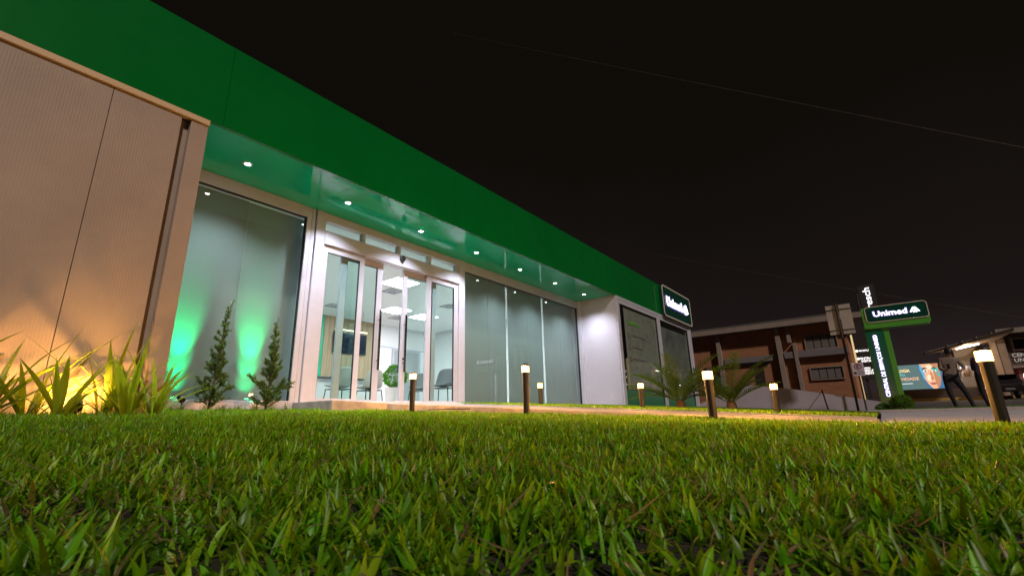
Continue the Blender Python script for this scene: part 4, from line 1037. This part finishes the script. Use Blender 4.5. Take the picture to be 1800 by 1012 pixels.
kid(MB().box((46.90, -5.45, 2.2), (46.94, -5.15, 2.75)).build('poster', mat('poster_brown', (.35, .2, .1), .6)), t)
b = MB().lathe([(.02, -.09), (.07, -.06), (.09, 0), (.07, .06), (.02, .09)], 12).mesh('wall_lamp', True)
o = link('wall_lamp', b, emit('wall_lamp_white', (.9, .92, 1), 14), None, (46.8, -5.16, 2.76)); tag(o, 'small bright white lamp on the shop front beside the standing person', 'lamp')
# building at right edge
t = empty('annex_building', (46, -9, .5)); tag(t, 'brown building with CENTRAL lettering and upper window at right edge', 'building')
BRN = mat('brown_plaster', (.13, .095, .08), .8, var=.15, scale=2)
kid(MB().box((46, -16, .3), (50, -7.45, 5.0)).build('wall', BRN), t)
kid(MB().box((45.2, -16, 4.95 - .15), (50, -7.1, 5.02 + .1)).build('roof', PC), t)
kid(MB().box((45.6, -7.44, .4), (45.95, -7.05, 4.79)).build('pillar', PALE), t)
f = ring_mesh([(-.95, -.42), (.95, -.42), (.95, .42), (-.95, .42)], [(-.86, -.34), (.86, -.34), (.86, .34), (-.86, .34)], .05)
fo = kid(put_flat('window', f, PALE, FACE_X, (45.95, -8.75, 4.08)), t)
for i in range(3):
    o = MB().box((45.94, -9.60 + i * .57, 3.75), (45.96, -9.06 + i * .57, 4.41)).build('pane', DKW); o.parent = fo
SLET = emit('pale_sign_letters', (.55, .48, .42), .5)
for s_, z, h in (('CENTRAL', 3.36, .24), ('UNIMED', 3.02, .24)):
    me = text_mesh(s_, height=h, offset=.01 if s_ == 'CENTRAL' else 0, extrude=.01); xs_ = [v.co.x for v in me.vertices]
    kid(put_flat('lettering', me, SLET, FACE_X, (45.95, -7.66 - (max(xs_) - min(xs_)) / 2 - (0 if s_ == 'CENTRAL' else .05), z)), t)
kid(MB().box((45.7, -16, 2.5), (45.99, -7.5, 2.66)).build('ledge', PC), t)
kid(MB().box((45.96, -10, .5), (45.99, -7.7, 2.45)).build('shop_window', mat('shop_window', (.16, .14, .11), .3)), t)
o = MB(); 
b = MB().prism(ell(0, 0, .20, .30), .02, -.02).mesh('lit_round_sign'); o = put_flat('lit_round_sign', b, emit('red_lit_sign', (1, .10, .12), 1.6), FACE_X, (45.2, -7.95, 1.86)); tag(o, 'small glowing red sign near the brown building', 'sign')
b = MB().prism(ell(0, 0, .10, .26), .02, -.02).mesh('x'); kid(put_flat('pale_half', b, emit('cyan_lit_sign', (.5, .85, .85), 1.6), FACE_X, (45.17, -7.85, 1.86)), o); o.location = o.location
# dark hedge / bin wall and parked car
t = empty('dark_gate', (44, -8.6, .5)); tag(t, 'dark solid gate in front of the brown building', 'gate')
for i in range(8): kid(MB().box((44.0, -10.4 + i * .33, .45), (44.06, -10.09 + i * .33, 1.62)).build('gate_board', mat('dark_gate', (.03, .02, .017), .7)), t)
kid(MB().box((44.07, -10.4, 1.45), (44.12, -7.77, 1.55)).build('gate_rail', mat('dark_gate', (.03, .02, .017), .7)), t)
# car, seen from the front beside the pillar
CX, CY, CZ = 41.5, -6.1, .50
t = empty('parked_car', (CX, CY, CZ)); tag(t, 'dark parked car beside the pillar at the right', 'car')
CAR = mat('dark_car_paint', (.02, .018, .02), .25, coat=.5)
prof = [(-2.0, .35), (-2.0, .68), (-1.85, .80), (-.95, .92), (-.35, 1.38), (.9, 1.42), (1.6, 1.0), (2.0, .95), (2.05, .4)]
b = MB(); k = len(prof)
for s_ in (-1, 1):
    b.v += [(x, s_ * (.82 if z < 1 else .66), z) for x, z in prof]
b.f += [tuple(range(k)), tuple(k + i for i in reversed(range(k)))]
for i in range(k):
    j = (i + 1) % k; b.f.append((i, k + i, k + j, j))
b.build('body', CAR, t, bevel=.05)
MB().prism([(-.93, -.62), (-.93, .62), (-.40, .56), (-.40, -.56)][::-1], [.97, .97, 1.38, 1.38], [.95, .95, 1.36, 1.36]).build('windscreen', DKW, t)
for sy_ in (-1, 1):
    for sx2 in (-1.25, 1.25):
        me = MB().lathe([(.30, -.10), (.32, -.06), (.32, .06), (.30, .10)], 18).mesh('wheel', True); me.transform(Matrix.Translation((sx2, sy_ * .74, .32)) @ Matrix.Rotation(R_(90), 4, 'X')); link('wheel', me, mat('tyre', (.015, .015, .015), .8), t)
    MB().box((-2.02, sy_ * .62 - .12, .66), (-1.93, sy_ * .62 + .12, .76)).build('headlight', mat('headlight', (.12, .12, .12), .1), t)
MB().box((-2.025, -.2, .45), (-2.001, .2, .56)).build('number_plate', mat('plate_grey', (.2, .2, .2), .5), t)

# ------------------------------------------------------------------ people
def skin_person(name, loc, rz, joints, edges, label, cols, hair):
    t = empty(name, loc, rz); tag(t, label, 'person')
    me = bpy.data.meshes.new('body'); keys = list(joints)
    me.from_pydata([joints[k][:3] for k in keys], [(keys.index(a), keys.index(b)) for a, b in edges], []); me.update()
    o = bpy.data.objects.new('body', me); COL.objects.link(o)
    o.modifiers.new('skin', 'SKIN'); sub = o.modifiers.new('sub', 'SUBSURF'); sub.levels = 2; sub.render_levels = 2
    for i, k in enumerate(keys):
        sv = me.skin_vertices[0].data[i]; r = joints[k][3]; sv.radius = r if isinstance(r, tuple) else (r, r); sv.use_root = (k == 'pelvis')
    bpy.context.view_layer.update()
    m2 = bpy.data.meshes.new_from_object(o.evaluated_get(bpy.context.evaluated_depsgraph_get())); bpy.data.objects.remove(o)
    m2.materials.clear()
    for m in cols['mats']: m2.materials.append(m)
    for p in m2.polygons: p.material_index = cols['fn'](p.center)
    m2.shade_smooth()
    link('body', m2, None, t)
    hc = joints['head']
    b = MB().lathe([(.02, -.06), (.085, -.03), (.102, .04), (.09, .10), (.05, .135), (.01, .145)], 16).mesh('hair', True)
    link('hair', b, hair, t, (hc[0] + .02, hc[1], hc[2] - .01))
    return t
SKIN = mat('skin', (.42, .24, .16), .6); TROU = mat('dark_trousers', (.012, .011, .016), .8); COAT = mat('beige_jacket', (.20, .15, .12), .8, var=.3, scale=14); HAIR = mat('dark_hair', (.015, .010, .008), .5)
SHOE = mat('black_shoe', (.01, .01, .01), .5); BLU = mat('blue_shirt', (.05, .04, .09), .8)
E0 = [('pelvis', 'spine'), ('spine', 'chest'), ('chest', 'neck'), ('neck', 'head'), ('head', 'crown'), ('chest', 'shl'), ('shl', 'ell'), ('ell', 'wrl'), ('wrl', 'hal'), ('hal', 'fgl'), ('chest', 'shr'), ('shr', 'elr'), ('elr', 'wrr'), ('wrr', 'har'), ('har', 'fgr'),
      ('pelvis', 'hpl'), ('hpl', 'knl'), ('knl', 'anl'), ('anl', 'tol'), ('pelvis', 'hpr'), ('hpr', 'knr'), ('knr', 'anr'), ('anr', 'tor')]
# local frame: x away from the camera, y to the left in the picture
J1 = dict(pelvis=(0, 0, .93, (.12, .16)), spine=(0, -.02, 1.12, (.11, .14)), chest=(0, -.05, 1.34, (.12, .17)), neck=(-.01, -.08, 1.49, .055), head=(-.03, -.11, 1.60, (.085, .08)), crown=(-.03, -.12, 1.69, .07),
          shl=(0, .13, 1.41, .065), ell=(-.06, .17, 1.15, .052), wrl=(-.22, .08, 1.10, .036), hal=(-.28, .03, 1.13, (.02, .04)), fgl=(-.33, -.01, 1.17, .014),
          shr=(0, -.24, 1.40, .065), elr=(-.04, -.34, 1.15, .052), wrr=(-.20, -.24, 1.06, .036), har=(-.26, -.20, 1.08, (.02, .04)), fgr=(-.31, -.16, 1.11, .014),
          hpl=(0, .10, .88, .10), knl=(-.02, .10, .48, .068), anl=(.02, .03, .09, .048), tol=(-.14, .02, .04, .04), hpr=(0, -.10, .88, .10), knr=(.02, -.24, .49, .068), anr=(.04, -.33, .09, .048), tor=(-.10, -.36, .04, .04))
def cf1(c):
    if c.z < .10: return 3
    if c.z < .98: return 1
    if c.z > 1.49: return 0
    if c.x < -.17 and c.z < 1.2: return 0
    return 2
px0 = 18.5
skin_person('person', (px0, -1.72, -.05), 0, J1, E0, 'person in a beige jacket and dark trousers standing with legs apart beside the road', dict(mats=[SKIN, TROU, COAT, SHOE], fn=cf1), HAIR)
J2 = {k: (-v[0], v[1] * .8, v[2] * .98, v[3]) for k, v in J1.items()}
J2.update(anr=(.02, -.12, .09, .048), knr=(0, -.11, .48, .068), tor=(.14, -.12, .04, .04), elr=(.02, -.27, 1.13, .05), wrr=(.10, -.22, .92, .036), har=(.12, -.2, .86, (.02, .04)), fgr=(.13, -.2, .79, .014))
skin_person('person', (px0 + .3, -2.42, -.05), 0, J2, E0, 'person in dark blue clothes half hidden behind the largest bollard', dict(mats=[SKIN, TROU, BLU, SHOE], fn=cf1), HAIR)
ph = MB().box((18.16, -1.745, 1.09), (18.175, -1.675, 1.22)).build('mobile_phone', mat('black_plastic', (.012, .012, .013), .3), bevel=.004); tag(ph, 'small dark phone held by the person in the beige jacket', 'phone')

# ------------------------------------------------------------------ cables across the night sky
WIRE = mat('cable', (.055, .045, .038), .6)
def cable(a, b_, sag, r, label):
    pts = []
    for i in range(25):
        u = i / 24; p = Vector(a).lerp(Vector(b_), u); p.z -= sag * 4 * u * (1 - u); pts.append(tuple(p))
    tag(MB().tube(pts, r, 6).build('overhead_cable', WIRE, smooth=True), label, 'cable')
cable((14, 14, 19.2), (14, -6.0, 3.47), .05, .008, 'upper overhead cable crossing the night sky on the right')
cable((40, 14, 14.2), (40, -9.5, 4.27), .1, .016, 'lower overhead cable above the forecourt canopy')

# small lawn debris
t = MB().tube([(3.55, 3.85, LZ(3.55, 3.85) + .045), (3.72, 3.7, LZ(3.7, 3.7) + .05), (3.83, 3.5, LZ(3.8, 3.5) + .06)], .006, 6).build('twig', BARK); tag(t, 'thin brown twig lying on the lawn at the path edge', 'twig')
